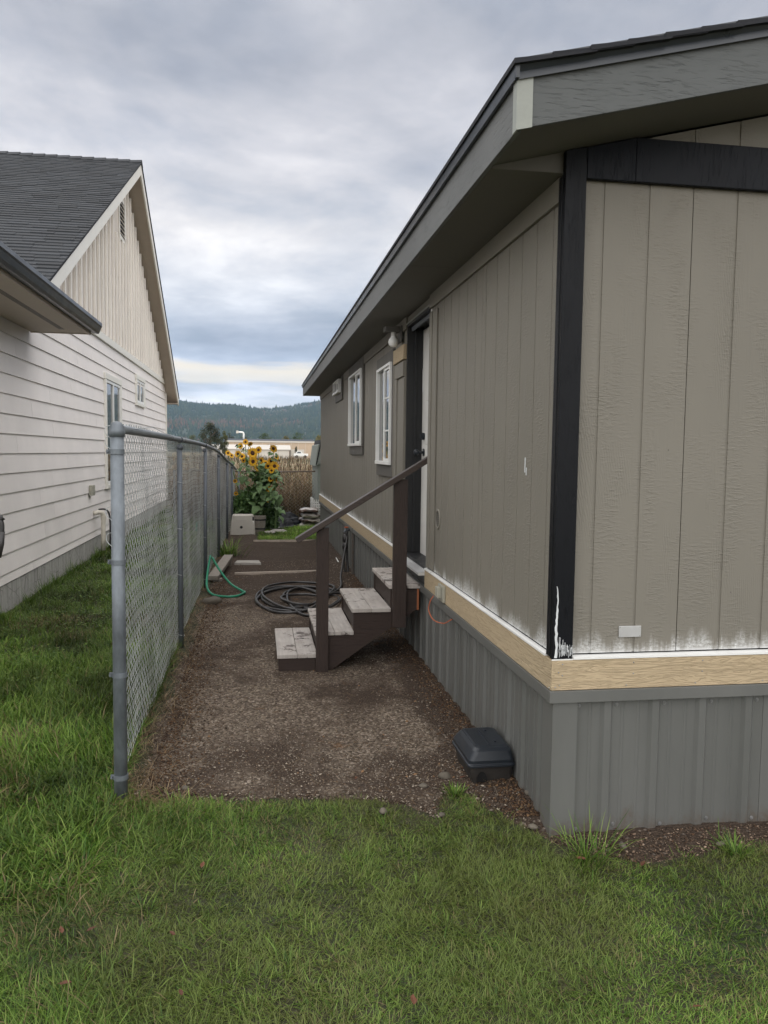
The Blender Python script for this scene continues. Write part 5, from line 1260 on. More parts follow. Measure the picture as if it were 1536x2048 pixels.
mb = MB(); mb.beam((-.31, 10.70, .020), (.55, 10.78, .024), .04, .036); mb.beam((.551, 10.78, .024), (1.02, 10.86, .02), .04, .036); props(mb.build('edging_board', MAT['edging'], None, org=(.3, 10.7, 0)), 'nearer pale wooden edging strip lying across the dirt path', 'edging board')
mb = MB(); mb.hexa([(-.20, -.13, -.05), (.19, -.15, -.05), (.16, .13, -.05), (-.17, .12, -.05), (-.19, -.12, .012), (.18, -.13, .004), (.15, .12, .010), (-.16, .11, .014)]); me = bpy.data.meshes.new('flat_paver'); me.from_pydata(mb.v, [], mb.f); me.update(); me.materials.append(MAT['concrete']); o = bpy.data.objects.new('flat_paver', me); COL.objects.link(o); o.location = (-.145, 11.65, .045); props(o, 'flat grey paver stone half sunk in the dirt between the two edging boards', 'paver')
me = stone_mesh(.13, .10, .05, 2.4); me.materials.append(MAT['stone']); o = bpy.data.objects.new('wood_lump', me); COL.objects.link(o); o.location = (-.50, 8.7, .03); o.rotation_euler = (0, 0, 1.2); props(o, 'brown rotten wood lump at the fence foot in front of the green hose', 'wood lump')
# black tubular handle at the left edge
mh = thing('mower_handle', 'black bent tubular handle cut off by the left edge of the frame', 'handle', (-1.40, 3.7, 0))
mb = MB()
hp = [(-1.33, 3.95, 0.0), (-1.213, 3.95, 1.10), (-1.196, 3.95, 1.17), (-1.184, 3.95, 1.275), (-1.192, 3.95, 1.315), (-1.217, 3.95, 1.330), (-1.65, 3.95, 1.34), (-1.70, 3.95, 1.33), (-1.71, 3.95, 1.26), (-1.60, 3.95, .0)]
mb.tube(sm(hp, 4), .0125, 10); mb.build('tube', MAT['rubber'], mh, smooth=True)
mb = MB(); mb.tube([(-1.204, 3.95, 1.14), (-1.190, 3.95, 1.20), (-1.185, 3.95, 1.26)], .0150, 10); mb.build('grip', MAT['rubber'], mh, smooth=True)
# ------------------------------------------------------------------ back of the yard
def leaf_quads(n, cx, cy, cz, rx, ry, rz, s, col, shell=.5, droop=.3):
    u = rng.normal(0, 1, (n, 3)); u /= np.linalg.norm(u, axis=1)[:, None]; rr = rng.random(n)**shell
    P = np.array([cx, cy, cz])+u*rr[:, None]*np.array([rx, ry, rz])
    a = rng.normal(0, 1, (n, 3)); a[:, 2] -= droop; a /= np.linalg.norm(a, axis=1)[:, None]
    b = np.cross(a, rng.normal(0, 1, (n, 3))); b /= np.linalg.norm(b, axis=1)[:, None]
    c = np.cross(a, b); sz = s*rng.uniform(.6, 1.4, n)[:, None]
    V = np.stack([P-a*sz, P+b*sz*.5+c*sz*.12, P+a*sz, P-b*sz*.5+c*sz*.12], 1).reshape(-1, 3)
    q = (np.arange(n)*4)[:, None]+np.array([[0, 1, 2, 3]])
    return V, np.repeat(col, 4, 0), q, np.zeros((0, 3), int)
MAT['leaf'] = attr_mat('foliage', .55, .25, .3)
SUNG = np.array([(.095, .185, .050), (.075, .15, .042), (.14, .235, .085), (.10, .18, .06)])
MAT['petal'] = pm('sunflower_petal', (.85, .52, .03), .6, var=.15, bump=0, obvar=.25, tint=(.88, .43, .02))
MAT['disc'] = pm('sunflower_disc', (.075, .028, .012), .85, var=.4, vs=60, bump=.5)
MAT['stalk'] = pm('sunflower_stalk', (.11, .17, .06), .7, var=.2, bump=.1)
MAT['bleaf'] = pm('sunflower_leaf', (.135, .225, .085), .6, var=.25, vs=8, bump=.2, obvar=.35)
def petal_mesh():
    mb = MB(); r = random.Random(4)
    for ring_, n, L in ((0, 17, 1.0), (1, 15, .86)):
        for k in range(n):
            a = 2*math.pi*(k+.5*ring_)/n+r.uniform(-.06, .06); c, s = math.cos(a), math.sin(a); L_ = L*r.uniform(.85, 1.1); w = .14; up = r.uniform(-.10, .22)
            pts = [(.36, -w*.5, 0), (.36, w*.5, 0), (.36+.35*L_, w, up*.4+.04), (.36+.64*L_, 0, up), (.36+.35*L_, -w, up*.4+.04)]
            mb.add([(p[0]*c-p[1]*s, p[0]*s+p[1]*c, p[2]+.04*ring_) for p in pts], [(0, 1, 2, 4), (4, 2, 3)])
    me = bpy.data.meshes.new('petals'); me.from_pydata(mb.v, [], mb.f); me.materials.append(MAT['petal']); me.update(); return me
def disc_mesh():
    mb = MB(); mb.lathe((0, 0, 0), [(.36, -.10), (.39, -.02), (.35, .07), (.25, .11), (.15, .09), (.02, .07)], 14); me = bpy.data.meshes.new('disc'); me.from_pydata(mb.v, [], mb.f); me.materials.append(MAT['disc']); me.polygons.foreach_set('use_smooth', [True]*len(me.polygons)); me.update(); return me
def bigleaf_mesh():
    rows = [(0, .02), (.12, .26), (.30, .42), (.5, .38), (.72, .24), (.88, .11), (1.0, .0)]; V = []; F = []
    for t, w in rows:
        z = .10*math.sin(t*math.pi)-.34*t*t
        V += [(t, -w, z-.08*w-.05*math.sin(t*14)), (t, -w*.5, z+.03), (t, 0, z-.03), (t, w*.5, z+.03), (t, w, z-.08*w+.05*math.sin(t*14))]
    for i in range(len(rows)-1):
        for j in range(4): F.append((5*i+j, 5*i+j+1, 5*i+j+6, 5*i+j+5))
    me = bpy.data.meshes.new('leaf'); me.from_pydata(V, [], F); me.materials.append(MAT['bleaf']); me.polygons.foreach_set('use_smooth', [True]*len(F)); me.update(); return me
pmesh, dmesh, bmesh_leaf = petal_mesh(), disc_mesh(), bigleaf_mesh()
def at_y(u, v, y):
    d = AX@np.array([(u-768)/F_PX, (v-1024)/F_PX, 1.0]); t = y/d[1]; return Vector((d[0]*t, y, EYE+d[2]*t))
rs = random.Random(21)
PLANTS = [  # base x, y, heads (pixel u, v, y, radius px of whole head, facing)
 ('tallest sunflower with three blooms at its tip, left of the group', (-.24, 17.1), [(481, 892, 17.0, 10, (-.5, -.5)), (491, 884, 17.0, 9, (.1, -1)), (500, 888, 17.1, 8, (.6, -.6)), (476, 908, 17.0, 10, (-.1, -1))]),
 ('sunflower whose open bloom with brown centre faces the camera in the middle', (.06, 16.7), [(505, 906, 16.7, 14, (.05, -1)), (506, 923, 16.6, 14, (.3, -1)), (517, 900, 16.9, 10, (.0, -1)), (516, 936, 16.8, 10, (.4, -.6)), (484, 913, 16.9, 9, (-.4, -.7)), (487, 921, 16.7, 8, (-.3, -1))]),
 ('sunflower with a single high bloom at the right end of the group', (.30, 17.0), [(547, 897, 17.0, 12, (-.2, -1)), (542, 922, 17.0, 10, (.2, -1)), (553, 914, 17.1, 9, (.6, -.4)), (556, 917, 17.2, 8, (.9, -.3)), (531, 926, 17.1, 8, (.2, -.9)), (522, 921, 17.1, 9, (.1, -1))]),
 ('lower sunflower at the right edge hung with many drooping blooms', (.34, 16.6), [(549, 932, 16.6, 12, (.5, -.9)), (553, 940, 16.7, 11, (.8, -.5)), (536, 932, 16.7, 10, (.0, -1)), (543, 941, 16.5, 9, (.3, -1)), (550, 957, 16.7, 10, (.9, -.4)), (547, 975, 16.7, 8, (.7, -.6)), (541, 958, 16.6, 8, (.5, -.8)), (537, 978, 16.6, 7, (.2, -1)), (551, 965, 16.8, 8, (1, -.2))]),
 ('low sunflower beside the fence top with small blooms', (-.38, 17.4), [(456, 906, 17.5, 7, (-.3, -1)), (463, 911, 17.4, 8, (.0, -1)), (470, 962, 17.0, 7, (-.2, -1)), (472, 987, 17.0, 7, (-.2, -1)), (535, 1001, 16.7, 7, (.4, -.8))]),
]
for pi_, (lb, (bx, by), heads) in enumerate(PLANTS):
    p = thing('sunflower_plant', lb, 'sunflower', (bx, by, 0), 'sunflowers at the back of the yard')
    top = max((at_y(u, v, y).z for u, v, y, _, _ in heads))
    tip = max(((at_y(u, v, y), k) for k, (u, v, y, _, _) in enumerate(heads)), key=lambda t: t[0].z)[0]
    mst = sm([(bx, by, -.02), (bx+.02, by, top*.35), ((bx+tip.x)/2, by, top*.7), (tip.x, tip.y+.02, tip.z-.04)], 6)
    mb = MB(); mb.tube(mst, .014, 7, rs=[.017-.010*i/len(mst) for i in range(len(mst))])
    for (u, v, y, rp, fc) in heads:
        h = at_y(u, v, y); base = min(mst, key=lambda q_: abs(q_.z-max(.35, h.z-.30)))
        if (h-tip).length > .03: mb.tube(sm([base, base.lerp(h, .5)+Vector((0, 0, .05)), h+Vector((0, .03, -.03))], 5), .006, 6)
    mb.build('stalk', MAT['stalk'], p, smooth=True)
    for (u, v, y, rp, fc) in heads:
        h = at_y(u, v, y); r = rp*.84*y/F_PX*rs.uniform(.8, 1.1)
        dr = Vector((fc[0]+rs.uniform(-.5, .5), fc[1], rs.uniform(-.55, .35))).normalized()
        q_ = dr.to_track_quat('Z', 'Y')
        f = bpy.data.objects.new('flower_head', dmesh); COL.objects.link(f); f.parent = p; f.location = h-Vector((bx, by, 0)); f.rotation_mode = 'QUATERNION'; f.rotation_quaternion = q_; f.scale = (r, r, r)
        g_ = bpy.data.objects.new('petals', pmesh); COL.objects.link(g_); g_.parent = f; g_.rotation_euler = (0, 0, rs.uniform(0, 6))
    for k in range(42 if pi_ < 4 else 14):
        t = rs.uniform(.18, 1.0)**.8; b0 = mst[int(t*(len(mst)-1))]; a = rs.uniform(0, 2*math.pi)
        if rs.random() < .5: a = rs.uniform(-2.6, -.5)
        L = rs.uniform(.08, .27)*(1.15-.6*t)
        off = Vector((math.cos(a), math.sin(a), .35))*rs.uniform(.03, .15)
        o = bpy.data.objects.new('leaf', bmesh_leaf); COL.objects.link(o); o.parent = p; o.location = b0+off-Vector((bx, by, 0)); o.rotation_euler = (rs.uniform(-.4, .4), rs.uniform(-.1, .8), a); o.scale = (L, L*rs.uniform(.8, 1.1), L)
# leafy undergrowth beneath
for nm, lb, c, rr_, n, s in (('leafy_bush', 'dark leafy bush under the sunflowers behind the beige tote', (-.22, 17.3, .48), (.36, .35, .42), 2600, .040),
                         ('leafy_bush', 'green leafy bush at the right foot of the sunflowers beside the tarp', (.24, 16.9, .36), (.22, .28, .34), 1500, .036),
                         ('leafy_bush', 'pale green sunflower undergrowth in the middle of the group', (.12, 17.2, .95), (.30, .28, .45), 800, .055)):
    t = thing(nm, lb, 'bush', (c[0], c[1], 0)); parts = []
    for k in range(9):
        cc = np.array(c)+np.array([rs.uniform(-.7, .7)*rr_[0], rs.uniform(-.7, .7)*rr_[1], rs.uniform(-.7, .7)*rr_[2]])
        parts.append(leaf_quads(n//9, *cc, rr_[0]*.5, rr_[1]*.5, rr_[2]*.5, s, pick(n//9, SUNG*rs.uniform(.55, 1.1))))
    V, P, C = join([(v, c_, q_, t_) for v, c_, q_, t_ in parts]); P = [p_ for p_ in P if len(p_)]
    V[:, 2] = np.maximum(V[:, 2], .02); place('foliage', arr_mesh('foliage', V, P, C), MAT['leaf'], t)
    mb = MB()
    for k in range(9): mb.tube([(c[0]+rs.uniform(-.1, .1), c[1], 0), (c[0]+rs.uniform(-.8, .8)*rr_[0], c[1]+rs.uniform(-.5, .5)*rr_[1], c[2]*1.2)], .006, 5)
    mb.build('stems', MAT['stalk'], t)
# upturned beige plastic tote
tt = thing('plastic_crate', 'upturned beige plastic crate with a round hole beside the fence end', 'crate', (-.29, 15.95, 0))
mb = MB(); ringbox(mb, [(-.545, -.060, 15.75, 16.15, .015, .025), (-.530, -.075, 15.77, 16.13, .25, .03), (-.505, -.100, 15.79, 16.11, .385, .035), (-.490, -.115, 15.81, 16.09, .400, .03)], 5)
bd_ = mb.build('body', MAT['tote'], tt, smooth=False, bevel=.004)
mb = MB(); n = 18; V = [(-.330+.027*math.cos(2*math.pi*k/n), 15.752, .165+.027*math.sin(2*math.pi*k/n)) for k in range(n)]+[(-.330+.027*math.cos(2*math.pi*k/n), 15.775, .165+.027*math.sin(2*math.pi*k/n)) for k in range(n)]
mb.add(V, [tuple(range(n)), tuple(range(2*n-1, n-1, -1))]+[(i, (i+1) % n, (i+1) % n+n, i+n) for i in range(n)]); mb.build('round_hole', MAT['charcoal'], tt)
for za, zb_, mt_ in ((.295, .365, 'charcoal'), (.045, .10, 'charcoal'), (.11, .28, 'white')): MB().hexa([(-.118, 15.757+za*.06, za), (-.088, 15.757+za*.06, za), (-.088, 15.80, za), (-.118, 15.80, za), (-.118, 15.757+zb_*.06, zb_), (-.088, 15.757+zb_*.06, zb_), (-.088, 15.80, zb_), (-.118, 15.80, zb_)]).build('leg_recess', MAT[mt_], tt, bevel=.002)
for k, (hw, z) in enumerate(((.14, .33), (.18, .30))):
    mb = MB(); mb.tube([(-.33+hw*math.cos(t), 15.775-z*.0, z-.05+.03*math.sin(t)) for t in np.linspace(.35, 2.79, 9)], .004, 5); mb.build('moulded_arc', MAT['tote'], tt)
# half barrel planter of staves
hb = thing('wooden_planter', 'old wooden stave planter beside the beige crate', 'planter', (.03, 16.35, 0))
n = 16
for k in range(n):
    a0, a1 = 2*math.pi*k/n+.02, 2*math.pi*(k+1)/n-.02; V = []
    for z, r in ((0, .095), (.34, .125)):
        for a, q_ in ((a0, r), (a1, r), (a1, r-.018), (a0, r-.018)): V.append((.03+q_*math.cos(a), 16.35+q_*math.sin(a), z))
    MB().hexa(V).build('stave', MAT['oldwood'], hb)
for z, r in ((.07, .103), (.25, .119)): mb = MB(); mb.lathe((.03, 16.35, z), [(r-.002, 0), (r+.003, 0), (r+.004, .028), (r-.002, .028)], 20); mb.build('hoop', MAT['charcoal'], hb)
# stepping stones
for i, (x, y, a, b_, lb) in enumerate([(.40, 16.35, .17, .20, 'nearest flat pale stepping stone in the back lawn edge'), (.23, 16.0, .12, .14, 'small flat stepping stone beside the wooden planter'), (.30, 17.0, .16, .20, 'flat stepping stone behind, near the bush foot')]):
    me = stone_mesh(a, b_, .03, 7+i); me.materials.append(MAT['concrete']); o = bpy.data.objects.new('stepping_stone', me); COL.objects.link(o); o.location = (x, y, .04); props(o, lb, 'stepping stone', 'stepping stones at the back lawn')
# crumpled black plastic sheet
def tarp(name, label, x0, x1, y0, y1, zf, seed, mat, amp=.05):
    nx, ny = 56, 40; xs = np.linspace(x0, x1, nx); ys = np.linspace(y0, y1, ny); Xg, Yg = np.meshgrid(xs, ys); Z = zf(Xg, Yg)
    fold = np.abs(fbm(Xg, Yg, 3.2, seed, 2)-.5)*2.6*amp+np.abs(fbm(Xg+Yg, Yg-Xg, 6, seed+2, 2)-.5)*amp*.7
    Z = np.maximum(Z+fold-amp*.4, .015+fold*.5); Xg = Xg+(fbm(Xg, Yg, 4, seed+5, 2)-.5)*.08; Yg = Yg+(fbm(Xg, Yg, 4, seed+7, 2)-.5)*.08
    V = np.stack([Xg, Yg, Z], -1).reshape(-1, 3); i = np.arange(nx-1)[None, :]+np.arange(ny-1)[:, None]*nx; q = np.stack([i, i+1, i+nx+1, i+nx], -1).reshape(-1, 4)
    o = place(name, arr_mesh(name, V, [q]), mat, None, smooth=True, org=((x0+x1)/2, (y0+y1)/2, 0)); s = o.modifiers.new('thickness', 'SOLIDIFY'); s.thickness = .004
    return props(o, label, 'plastic sheet')
MAT['sheet'] = pm('black_plastic_sheet', (.006, .007, .010), .5, var=.3, bump=.1, spec=.12)
MAT['sheet2'] = pm('grey_plastic_sheet', (.035, .040, .052), .5, var=.3, bump=.1, spec=.15)
tarp('plastic_sheet', 'crumpled shiny black plastic sheet lying before the weeds', .28, 1.02, 17.1, 18.1, lambda x, y: (.10+.20*np.exp(-((x-.62)/.26)**2))*np.exp(-((y-17.8)/.34)**2)*np.clip((1.02-x)*8, 0, 1), 3.7, MAT['sheet'], .13)
tarp('plastic_sheet', 'grey plastic sheet sloping down to the right from the sunflowers', .10, .80, 17.8, 18.6, lambda x, y: np.clip(.56-(x-.12)*.75, 0, .6)*np.exp(-((y-18.25)/.36)**2), 8.1, MAT['sheet2'], .03)
# bags of mulch
def bag_mat():
    mt, nt, b = newmat('printed_soil_bag'); g = G(nt); v = g.co((2, 2, 7), rnd=True); n = g.noise(v, 1.5, 3, .5)
    g.L(g.ramp(n, [(.42, (.035, .020, .016)), (.47, (.10, .045, .03)), (.52, (.52, .50, .46)), (.60, (.40, .36, .32)), (.66, (.06, .04, .03))]), b.inputs['Base Color']); b.inputs['Roughness'].default_value = .35; g.bump(b, g.noise(g.co(rnd=True), 22, 4), .4, .01); return mt
MAT['bag'] = bag_mat()
def bag_mesh(seed):
    bm = bmesh.new(); bmesh.ops.create_cube(bm, size=2); bmesh.ops.subdivide_edges(bm, edges=bm.edges, cuts=7, use_grid_fill=True)
    for v in bm.verts:
        x, y, z = v.co; e = max(abs(x), abs(y)); k = (1-.72*max(0, e)**4); n_ = mnoise.noise(Vector((x*1.8+seed, y*1.8, z)))
        v.co = Vector((x*.20*(1+.03*n_), y*.30, z*.056*k+.012*n_+.006*math.sin(x*7+seed)))
    me = bpy.data.meshes.new('bag'); bm.to_mesh(me); bm.free(); me.polygons.foreach_set('use_smooth', [True]*len(me.polygons)); me.materials.append(MAT['bag']); return me
for k, lb in enumerate(('bottom plastic soil bag of the stack behind the house corner', 'second plastic soil bag from the bottom of the stack', 'third plastic soil bag of the stack, under the topmost', 'topmost whitish plastic soil bag of the stack')):
    o = bpy.data.objects.new('soil_bag', bag_mesh(k*3.3)); COL.objects.link(o); o.location = (1.10+.02*((k*7) % 3-1), 17.35, .065+.106*k); o.rotation_euler = (0, 0, .1*((k*5) % 3-1)); props(o, lb, 'bag', 'stacked soil bags')
# white wire crate and small shed just past the house
wc = thing('white_lattice', 'white lattice panel beside the soil bags at the shed foot', 'lattice', (1.24, 18.0, 0))
for k in range(7): MB().box(1.17+.0, 1.20, 17.62+.10*k, 17.66+.10*k, .02, .62).build('lattice_strip', MAT['white'], wc)
for k in range(7): MB().box(1.1685, 1.1695, 17.6, 18.3, .05+.085*k, .085+.085*k).build('lattice_strip', MAT['white'], wc)
mb = MB()
for k in range(9): mb.beam((1.16, 17.58, .10+.055*k), (1.36, 17.58, .10+.055*k), .012, .03)
for k in range(5): mb.box(1.165+.045*k, 1.185+.045*k, 17.572, 17.578, .06, .60)
mb.build('lattice_front', MAT['white'], wc)
sh = thing('garden_shed', 'small pale green shed with shingled roof just beyond the grey house', 'shed', (1.5, 18.9, 0))
MAT['shedw'] = pm('pale_green_shed', (.27, .30, .27), .6, bump=.1)
MB().box(1.315, 3.2, 18.05, 19.9, 0, 1.42).build('wall', MAT['shedw'], sh, bevel=.004)
mb = MB(); mb.prism([(1.315, 1.421), (3.2, 1.421), (2.26, 2.10)], 18.06, 19.9, axis=1); mb.build('gable', MAT['shedw'], sh)
mb = MB(); mb.hexa([(1.26, 17.98, 1.33), (1.29, 17.98, 1.33), (1.29, 19.95, 1.33), (1.26, 19.95, 1.33), (1.31, 17.98, 1.80), (2.26, 17.98, 2.14), (2.26, 19.95, 2.14), (1.31, 19.95, 1.80)]); mb.build('roof_side', MAT['shedw'], sh)
for k in range(9): MB().hexa([(1.265+.012*k, 17.97, 1.36+.06*k), (1.285+.012*k, 17.97, 1.355+.06*k), (1.285+.012*k, 19.96, 1.355+.06*k), (1.265+.012*k, 19.96, 1.36+.06*k), (1.285+.012*k, 17.97, 1.44+.06*k), (1.315+.012*k, 17.97, 1.44+.06*k), (1.315+.012*k, 19.96, 1.44+.06*k), (1.285+.012*k, 19.96, 1.44+.06*k)]).build('shingle_row', MAT['shingle'], sh)

# ------------------------------------------------------------------ weeds of the field
WEED = np.array([(.16, .105, .060), (.24, .175, .10), (.09, .055, .034), (.075, .085, .035), (.30, .225, .14), (.12, .070, .045), (.05, .032, .022)])
parts = []
for (y0, y1, xw, n, w) in ((19.1, 22, (-9, 3.6), 15000, .008), (22, 30, (-11, 5), 9000, .014), (30, 60, (-22, 14), 8000, .03), (60, 190, (-60, 50), 9000, .09)):
    x = rng.uniform(xw[0], xw[1], n); y = rng.uniform(y0, y1, n); kw = (y > 23.4) | (x > -1.95); x, y = x[kw], y[kw]; n = len(x)
    L = rng.uniform(.55, 1.0, n)*(1.28+.28*(fbm(x, y, .35, 3.1, 3)-.5)*2)
    L = np.where(y > 28, L*.95, L)
    parts.append(blades(x, y, np.full(n, -.1), L, w*rng.uniform(.5, 1.3, n), rng.uniform(0, 6.3, n), np.abs(rng.normal(.10, .22, n)), rng.uniform(0, 1.1, n), pick(n, WEED*(.95 if y0 > 25 else .95), .3), 3))
    if y0 < 30:
        m_ = n//2; i = rng.integers(0, n, m_); hz_ = L[i]*rng.uniform(.4, .97, m_)
        parts.append(blades(x[i], y[i], hz_-.1, rng.uniform(.06, .26, m_), w*1.3*rng.uniform(.5, 1.4, m_), rng.uniform(0, 6.3, m_), rng.uniform(.3, 1.5, m_), rng.uniform(0, 1.2, m_), pick(m_, WEED, .3), 2))
V, P, C = join(parts); props(place('dry_weeds', arr_mesh('dry_weeds', V, P, C), attr_mat('dry_weeds', .8, .15, .2)), 'tall dry brown weeds filling the field behind the back fence', 'weeds', None, 'stuff')

# ------------------------------------------------------------------ far buildings
MAT['tan'] = pm('tan_metal_wall', (.50, .385, .275), .6, var=.03, vs=.2, bump=0); MAT['whiteb'] = pm('white_building_wall', (.58, .54, .48), .6, var=.03, vs=.2, bump=0)
MAT['roofgrey'] = pm('grey_flat_roof', (.10, .11, .13), .7, var=.05, vs=.2, bump=0); MAT['roofpale'] = pm('pale_metal_roof', (.50, .47, .42), .6, var=.05, vs=.2, bump=0)
ware = thing('tan_warehouse', 'long tan warehouse with white parapet strip across the field', 'warehouse', (3, 215, 0))
box('wall', MAT['tan'], ware, -8.2, 14.9, 215, 245, -.2, 3.95, 0); box('parapet', MAT['whiteb'], ware, -8.4, 15.1, 214.8, 245.2, 3.955, 4.35, 0); box('roof', MAT['roofgrey'], ware, -8, 14.7, 216.5, 245, 4.3, 4.85, 0)
for k in range(12): MB().box(-6.6+1.9*k, -6.54+1.9*k, 214.96, 215.0, 0, 3.95).build('panel_seam', MAT['whiteb'], ware)
for k in range(3): MB().box(2.2+1.1*k, 2.9+1.1*k, 214.9, 215.0, 2.9, 3.35).build('window', MAT['glass'], ware)
vp = thing('roof_pipe', 'white bent exhaust pipe on the warehouse roof', 'pipe', (-3.9, 218, 4.8)); mb = MB(); mb.tube([(-3.9, 218, 4.6), (-3.9, 218, 6.0)]+sm([(-3.9, 218, 6.0), (-4.05, 218, 6.45), (-4.5, 218, 6.6), (-5.3, 218, 6.6)], 4), .24, 8); mb.build('pipe', MAT['white'], vp, smooth=True)
MB().box(-5.9, -5.3, 217.7, 218.3, 6.3, 7.0).build('hood', MAT['whiteb'], vp)
wb = thing('white_long_building', 'long low white building with a pale roof in front of the tan warehouse', 'building', (0, 200, 0))
box('wall', MAT['whiteb'], wb, -13.5, 7.5, 200, 210, -.2, 1.95, 0); mb = MB(); mb.prism([(200-.3, 1.955), (210, 1.955), (210, 3.2), (204, 3.2), (199.7, 2.1)], -13.8, 7.9, axis=0); mb.build('roof', MAT['roofpale'], wb)
box('gable_end', MAT['whiteb'], wb, 7.95, 11.4, 203, 210, -.2, 2.15, 0)
for k in range(9): MB().box(-12+2.1*k, -11.94+2.1*k, 199.95, 200, 0, 1.95).build('wall_seam', MAT['tan'], wb)
tk = thing('white_pickup', 'tiny white pickup truck parked before the tan warehouse', 'truck', (9.9, 196, 0))
mb = MB(); mb.prism([(8.5, .55), (11.9, .55), (11.9, 1.15), (10.6, 1.15), (10.2, 1.7), (9.3, 1.7), (8.95, 1.2), (8.5, 1.1)], 195.2, 196.8, axis=1); mb.build('body', MAT['white'], tk, bevel=.04)
MB().prism([(9.1, 1.2), (10.25, 1.2), (10.08, 1.62), (9.38, 1.62)], 195.17, 195.199, axis=1).build('window', MAT['glass'], tk)
for x in (9.15, 11.2): mb = MB(); mb.tube([(x, 195.15, .38), (x, 196.85, .38)], .38, 12); mb.build('wheel', MAT['rubber'], tk)

# ------------------------------------------------------------------ trees beyond the field
CROWN = {'dark': np.array([(.030, .040, .014), (.045, .050, .018), (.022, .030, .010), (.070, .065, .022)]), 'olive': np.array([(.095, .105, .035), (.075, .085, .03), (.12, .12, .045)]),
         'green': np.array([(.055, .085, .025), (.075, .105, .03), (.04, .065, .02)]), 'yellow': np.array([(.16, .14, .035), (.12, .12, .03), (.19, .15, .04)])}
MAT['bark'] = pm('bark', (.09, .07, .05), .9, var=.3, vs=2, bump=.5, bd=.02)
def tree(label, x, y, h, w, pal, n=1500, conic=0., group=None, z0=0., tr=.25):
    t = thing('tree', label, 'tree', (x, y, z0), group); tk_ = MB()
    tk_.tube([(x, y, z0-.3), (x+.1, y, z0+h*.35), (x, y, z0+h*.75)], .2, 7, rs=[.03*h, .022*h, .006*h])
    for k in range(6):
        a = k*1.1+rs.random(); tk_.tube([(x, y, z0+h*(.25+.07*k)), (x+math.cos(a)*w*.3, y+math.sin(a)*w*.3, z0+h*(.42+.07*k))], .01*h, 5)
    tk_.build('trunk', MAT['bark'], t, smooth=True)
    parts = []; nc_ = 26
    for k in range(nc_):
        f = rs.random(); zz_ = tr+(1-tr)*f; ww = w*.5*(1-f*conic)*(math.sin(math.pi*min(1, .25+.72*f))**.6 if conic < .5 else 1)
        a = rs.uniform(0, 6.3); q_ = rs.random()**.6*.75
        c = (x+math.cos(a)*ww*q_, y+math.sin(a)*ww*q_, z0+h*zz_*.93); br = rs.uniform(.65, 1.25); m_ = n//nc_
        parts.append(leaf_quads(m_, *c, w*.17*(1-.6*f*conic), w*.17*(1-.6*f*conic), h*.10, h*.022*(1500/n)**.35, pick(m_, CROWN[pal]*br), .45))
    V, P, C = join(parts); P = [p_ for p_ in P if len(p_)]; place('crown', arr_mesh('crown', V, P, C), MAT['leaf'], t); return t
def ptree(label, u0, u1, vtop, y, pal, **k):
    a = at_y(u0, vtop, y); b_ = at_y(u1, vtop, y); return tree(label, (a.x+b_.x)/2, y, a.z, b_.x-a.x, pal, **k)
ptree('big dark conical tree left of the far buildings', 390, 450, 840, 150, 'dark', n=7000, conic=.3)
ptree('olive rounded tree next to the big dark tree', 436, 462, 862, 152, 'olive', n=3200, conic=.25)
ptree('narrow dark cypress at the end of the white building', 586, 598, 892, 197, 'dark', n=900, conic=.8, tr=.05)
gt_ = 'trees behind the far buildings'
for lb, u0, u1, v, y, pal in (('broad green tree behind the warehouse roof, left one', 508, 552, 864, 300, 'green'), ('green rounded tree behind the warehouse roof, right one', 578, 618, 863, 300, 'green'), ('yellowish low tree between the two green ones behind the roof', 556, 586, 871, 310, 'yellow'),
                              ('yellow green tree right of the warehouse', 625, 650, 870, 240, 'yellow'), ('dark low tree left behind the exhaust pipe', 448, 474, 866, 330, 'dark'), ('dark low tree just behind the exhaust pipe', 470, 510, 870, 340, 'dark'),
                              ('olive tree far left behind the fence', 372, 398, 868, 320, 'olive'), ('dark tree seen through the fence near the house corner', 338, 372, 872, 330, 'dark'), ('green tree hidden mostly by the grey house', 652, 700, 868, 330, 'green')):
    ptree(lb, u0, u1, v, y, pal, n=2000, group=gt_)

# ------------------------------------------------------------------ hills
def hill_z(x, y):
    rx_ = np.interp(x/np.maximum(y, 1)*2200, [-2200, -1200, -600, -241, -154, -76, -23, 30, 84, 166, 400, 900, 2200], [150, 175, 150, 131, 118, 118, 112, 108, 118, 134, 150, 140, 170])
    t = np.clip((y-800)/1400, 0, 1); s = t*t*(3-2*t)
    n = (fbm(x*.004, y*.003, 1, 4.5, 4)-.5)*70*s*(1-.75*t)+(fbm(x*.02, y*.02, 1, 1.5, 3)-.5)*9*s
    back = np.clip((y-2200)/900, 0, 1)
    return -.5+(rx_*(y/2200))*s*(1-.5*back)+n
xs_ = np.linspace(-1500, 1500, 150); ys_ = np.linspace(780, 2900, 110); Xg, Yg = np.meshgrid(xs_, ys_); Zg = hill_z(Xg, Yg)
V = np.stack([Xg, Yg, Zg], -1).reshape(-1, 3); i = np.arange(149)[None, :]+np.arange(109)[:, None]*150; q = np.stack([i, i+1, i+151, i+150], -1).reshape(-1, 4)
def hill_mat():
    mt, nt, b = newmat('wooded_hill'); g = G(nt); n = g.noise(g.co((.006, .006, .006)), 1, 5, .6); n2 = g.noise(g.co((.05, .05, .05)), 1, 3)
    c = g.mix(g.mr(n, .56, .66), (.022, .034, .016), (.11, .062, .040)); c = g.mix(g.mr(n2, .4, .7, 0, .6), c, (.035, .045, .02)); g.L(c, b.inputs['Base Color']); b.inputs['Roughness'].default_value = .95; return mt
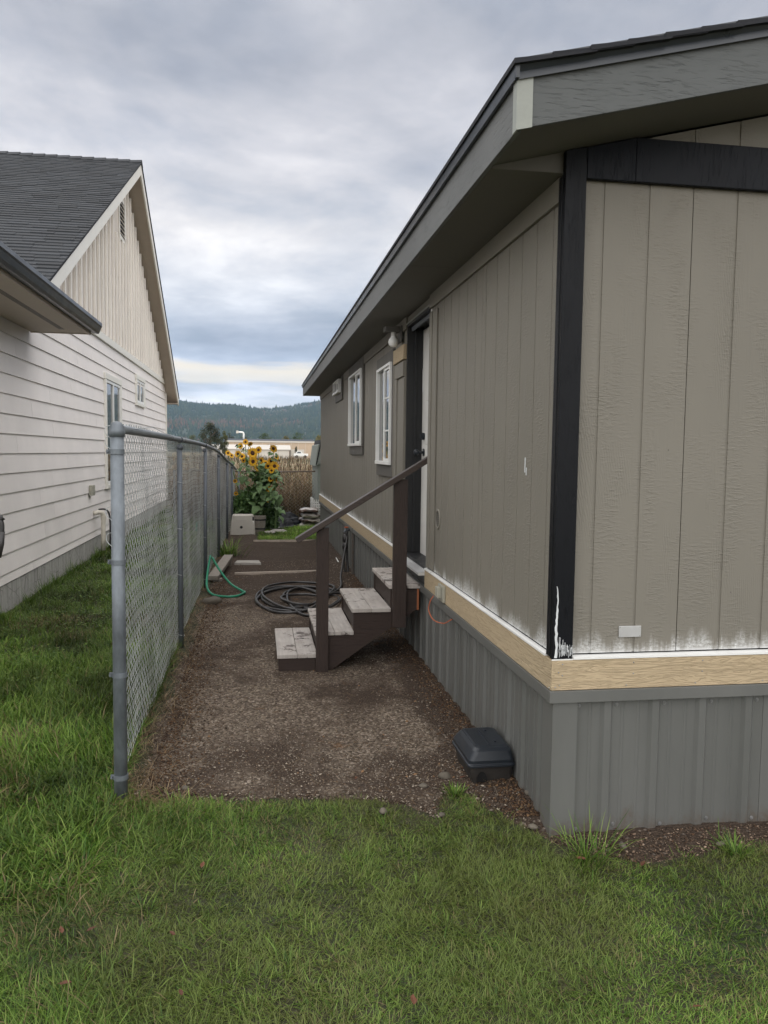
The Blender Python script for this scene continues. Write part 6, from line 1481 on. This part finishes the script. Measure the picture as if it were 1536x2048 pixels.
props(place('hills', arr_mesh('hills', V, [q]), hill_mat(), smooth=True), 'long forested ridge closing the view', None, None, 'structure')
n = 26000; ph = rng.uniform(-.19, .14, n); ph[:5000] = rng.uniform(-.6, .6, 5000); y = 850+1500*rng.random(n)**.75; x = ph*y
nr = 2600; ph2 = rng.uniform(-.19, .14, nr); y2 = rng.uniform(2120, 2260, nr); x = np.concatenate([x, ph2*y2]); y = np.concatenate([y, y2]); n = len(x)
clear = fbm(x*.006, y*.006, 1, 7.7, 3); k = (clear < .60) | (rng.random(n) < .25); x, y = x[k], y[k]; n = len(x); z = hill_z(x, y)-1
h = rng.uniform(4, 10, n)*np.where(rng.random(n) < .05, 1.5, 1); r = h*rng.uniform(.20, .34, n); th = rng.uniform(0, 6.3, n); ns = 5
V = [np.stack([x, y, z+h], -1)]
for j in range(ns): a = th+2*math.pi*j/ns; V.append(np.stack([x+r*np.cos(a), y+r*np.sin(a), z+h*.06], -1))
V = np.stack(V, 1).reshape(-1, 3); b = (np.arange(n)*(ns+1))[:, None]; T = np.concatenate([b+np.array([[0, 1+j, 1+(j+1) % ns]]) for j in range(ns)])
FC = np.array([(.020, .036, .018), (.030, .045, .020), (.016, .028, .016), (.040, .050, .020)]); c = pick(n, FC, .25)
red = (fbm(x*.005, y*.005, 1, 2.9, 3) > .58) & (rng.random(n) < .5); c[red] = pick(int(red.sum()), np.array([(.10, .055, .035), (.085, .06, .03)]))
props(place('forest', arr_mesh('forest', V, [T], np.repeat(c, ns+1, 0)), attr_mat('conifers', .9, 0, .1)), 'conifer forest covering the far ridge', 'forest', None, 'stuff')

# ------------------------------------------------------------------ air
if HAZE:
    mt = bpy.data.materials.new('air'); mt.use_nodes = True; nt = mt.node_tree; nt.nodes.clear()
    o_ = nt.nodes.new('ShaderNodeOutputMaterial'); pv = nt.nodes.new('ShaderNodeVolumePrincipled'); pv.inputs['Color'].default_value = (.52, .73, 1, 1); pv.inputs['Density'].default_value = HAZE; pv.inputs['Anisotropy'].default_value = 0.0
    nt.links.new(pv.outputs[0], o_.inputs['Volume'])
    mb = MB(); mb.box(-2600, 2600, -310, 3300, -1.2, 260); props(mb.build('haze', mt), 'thin bluish air over the whole scene', None, None, 'stuff')
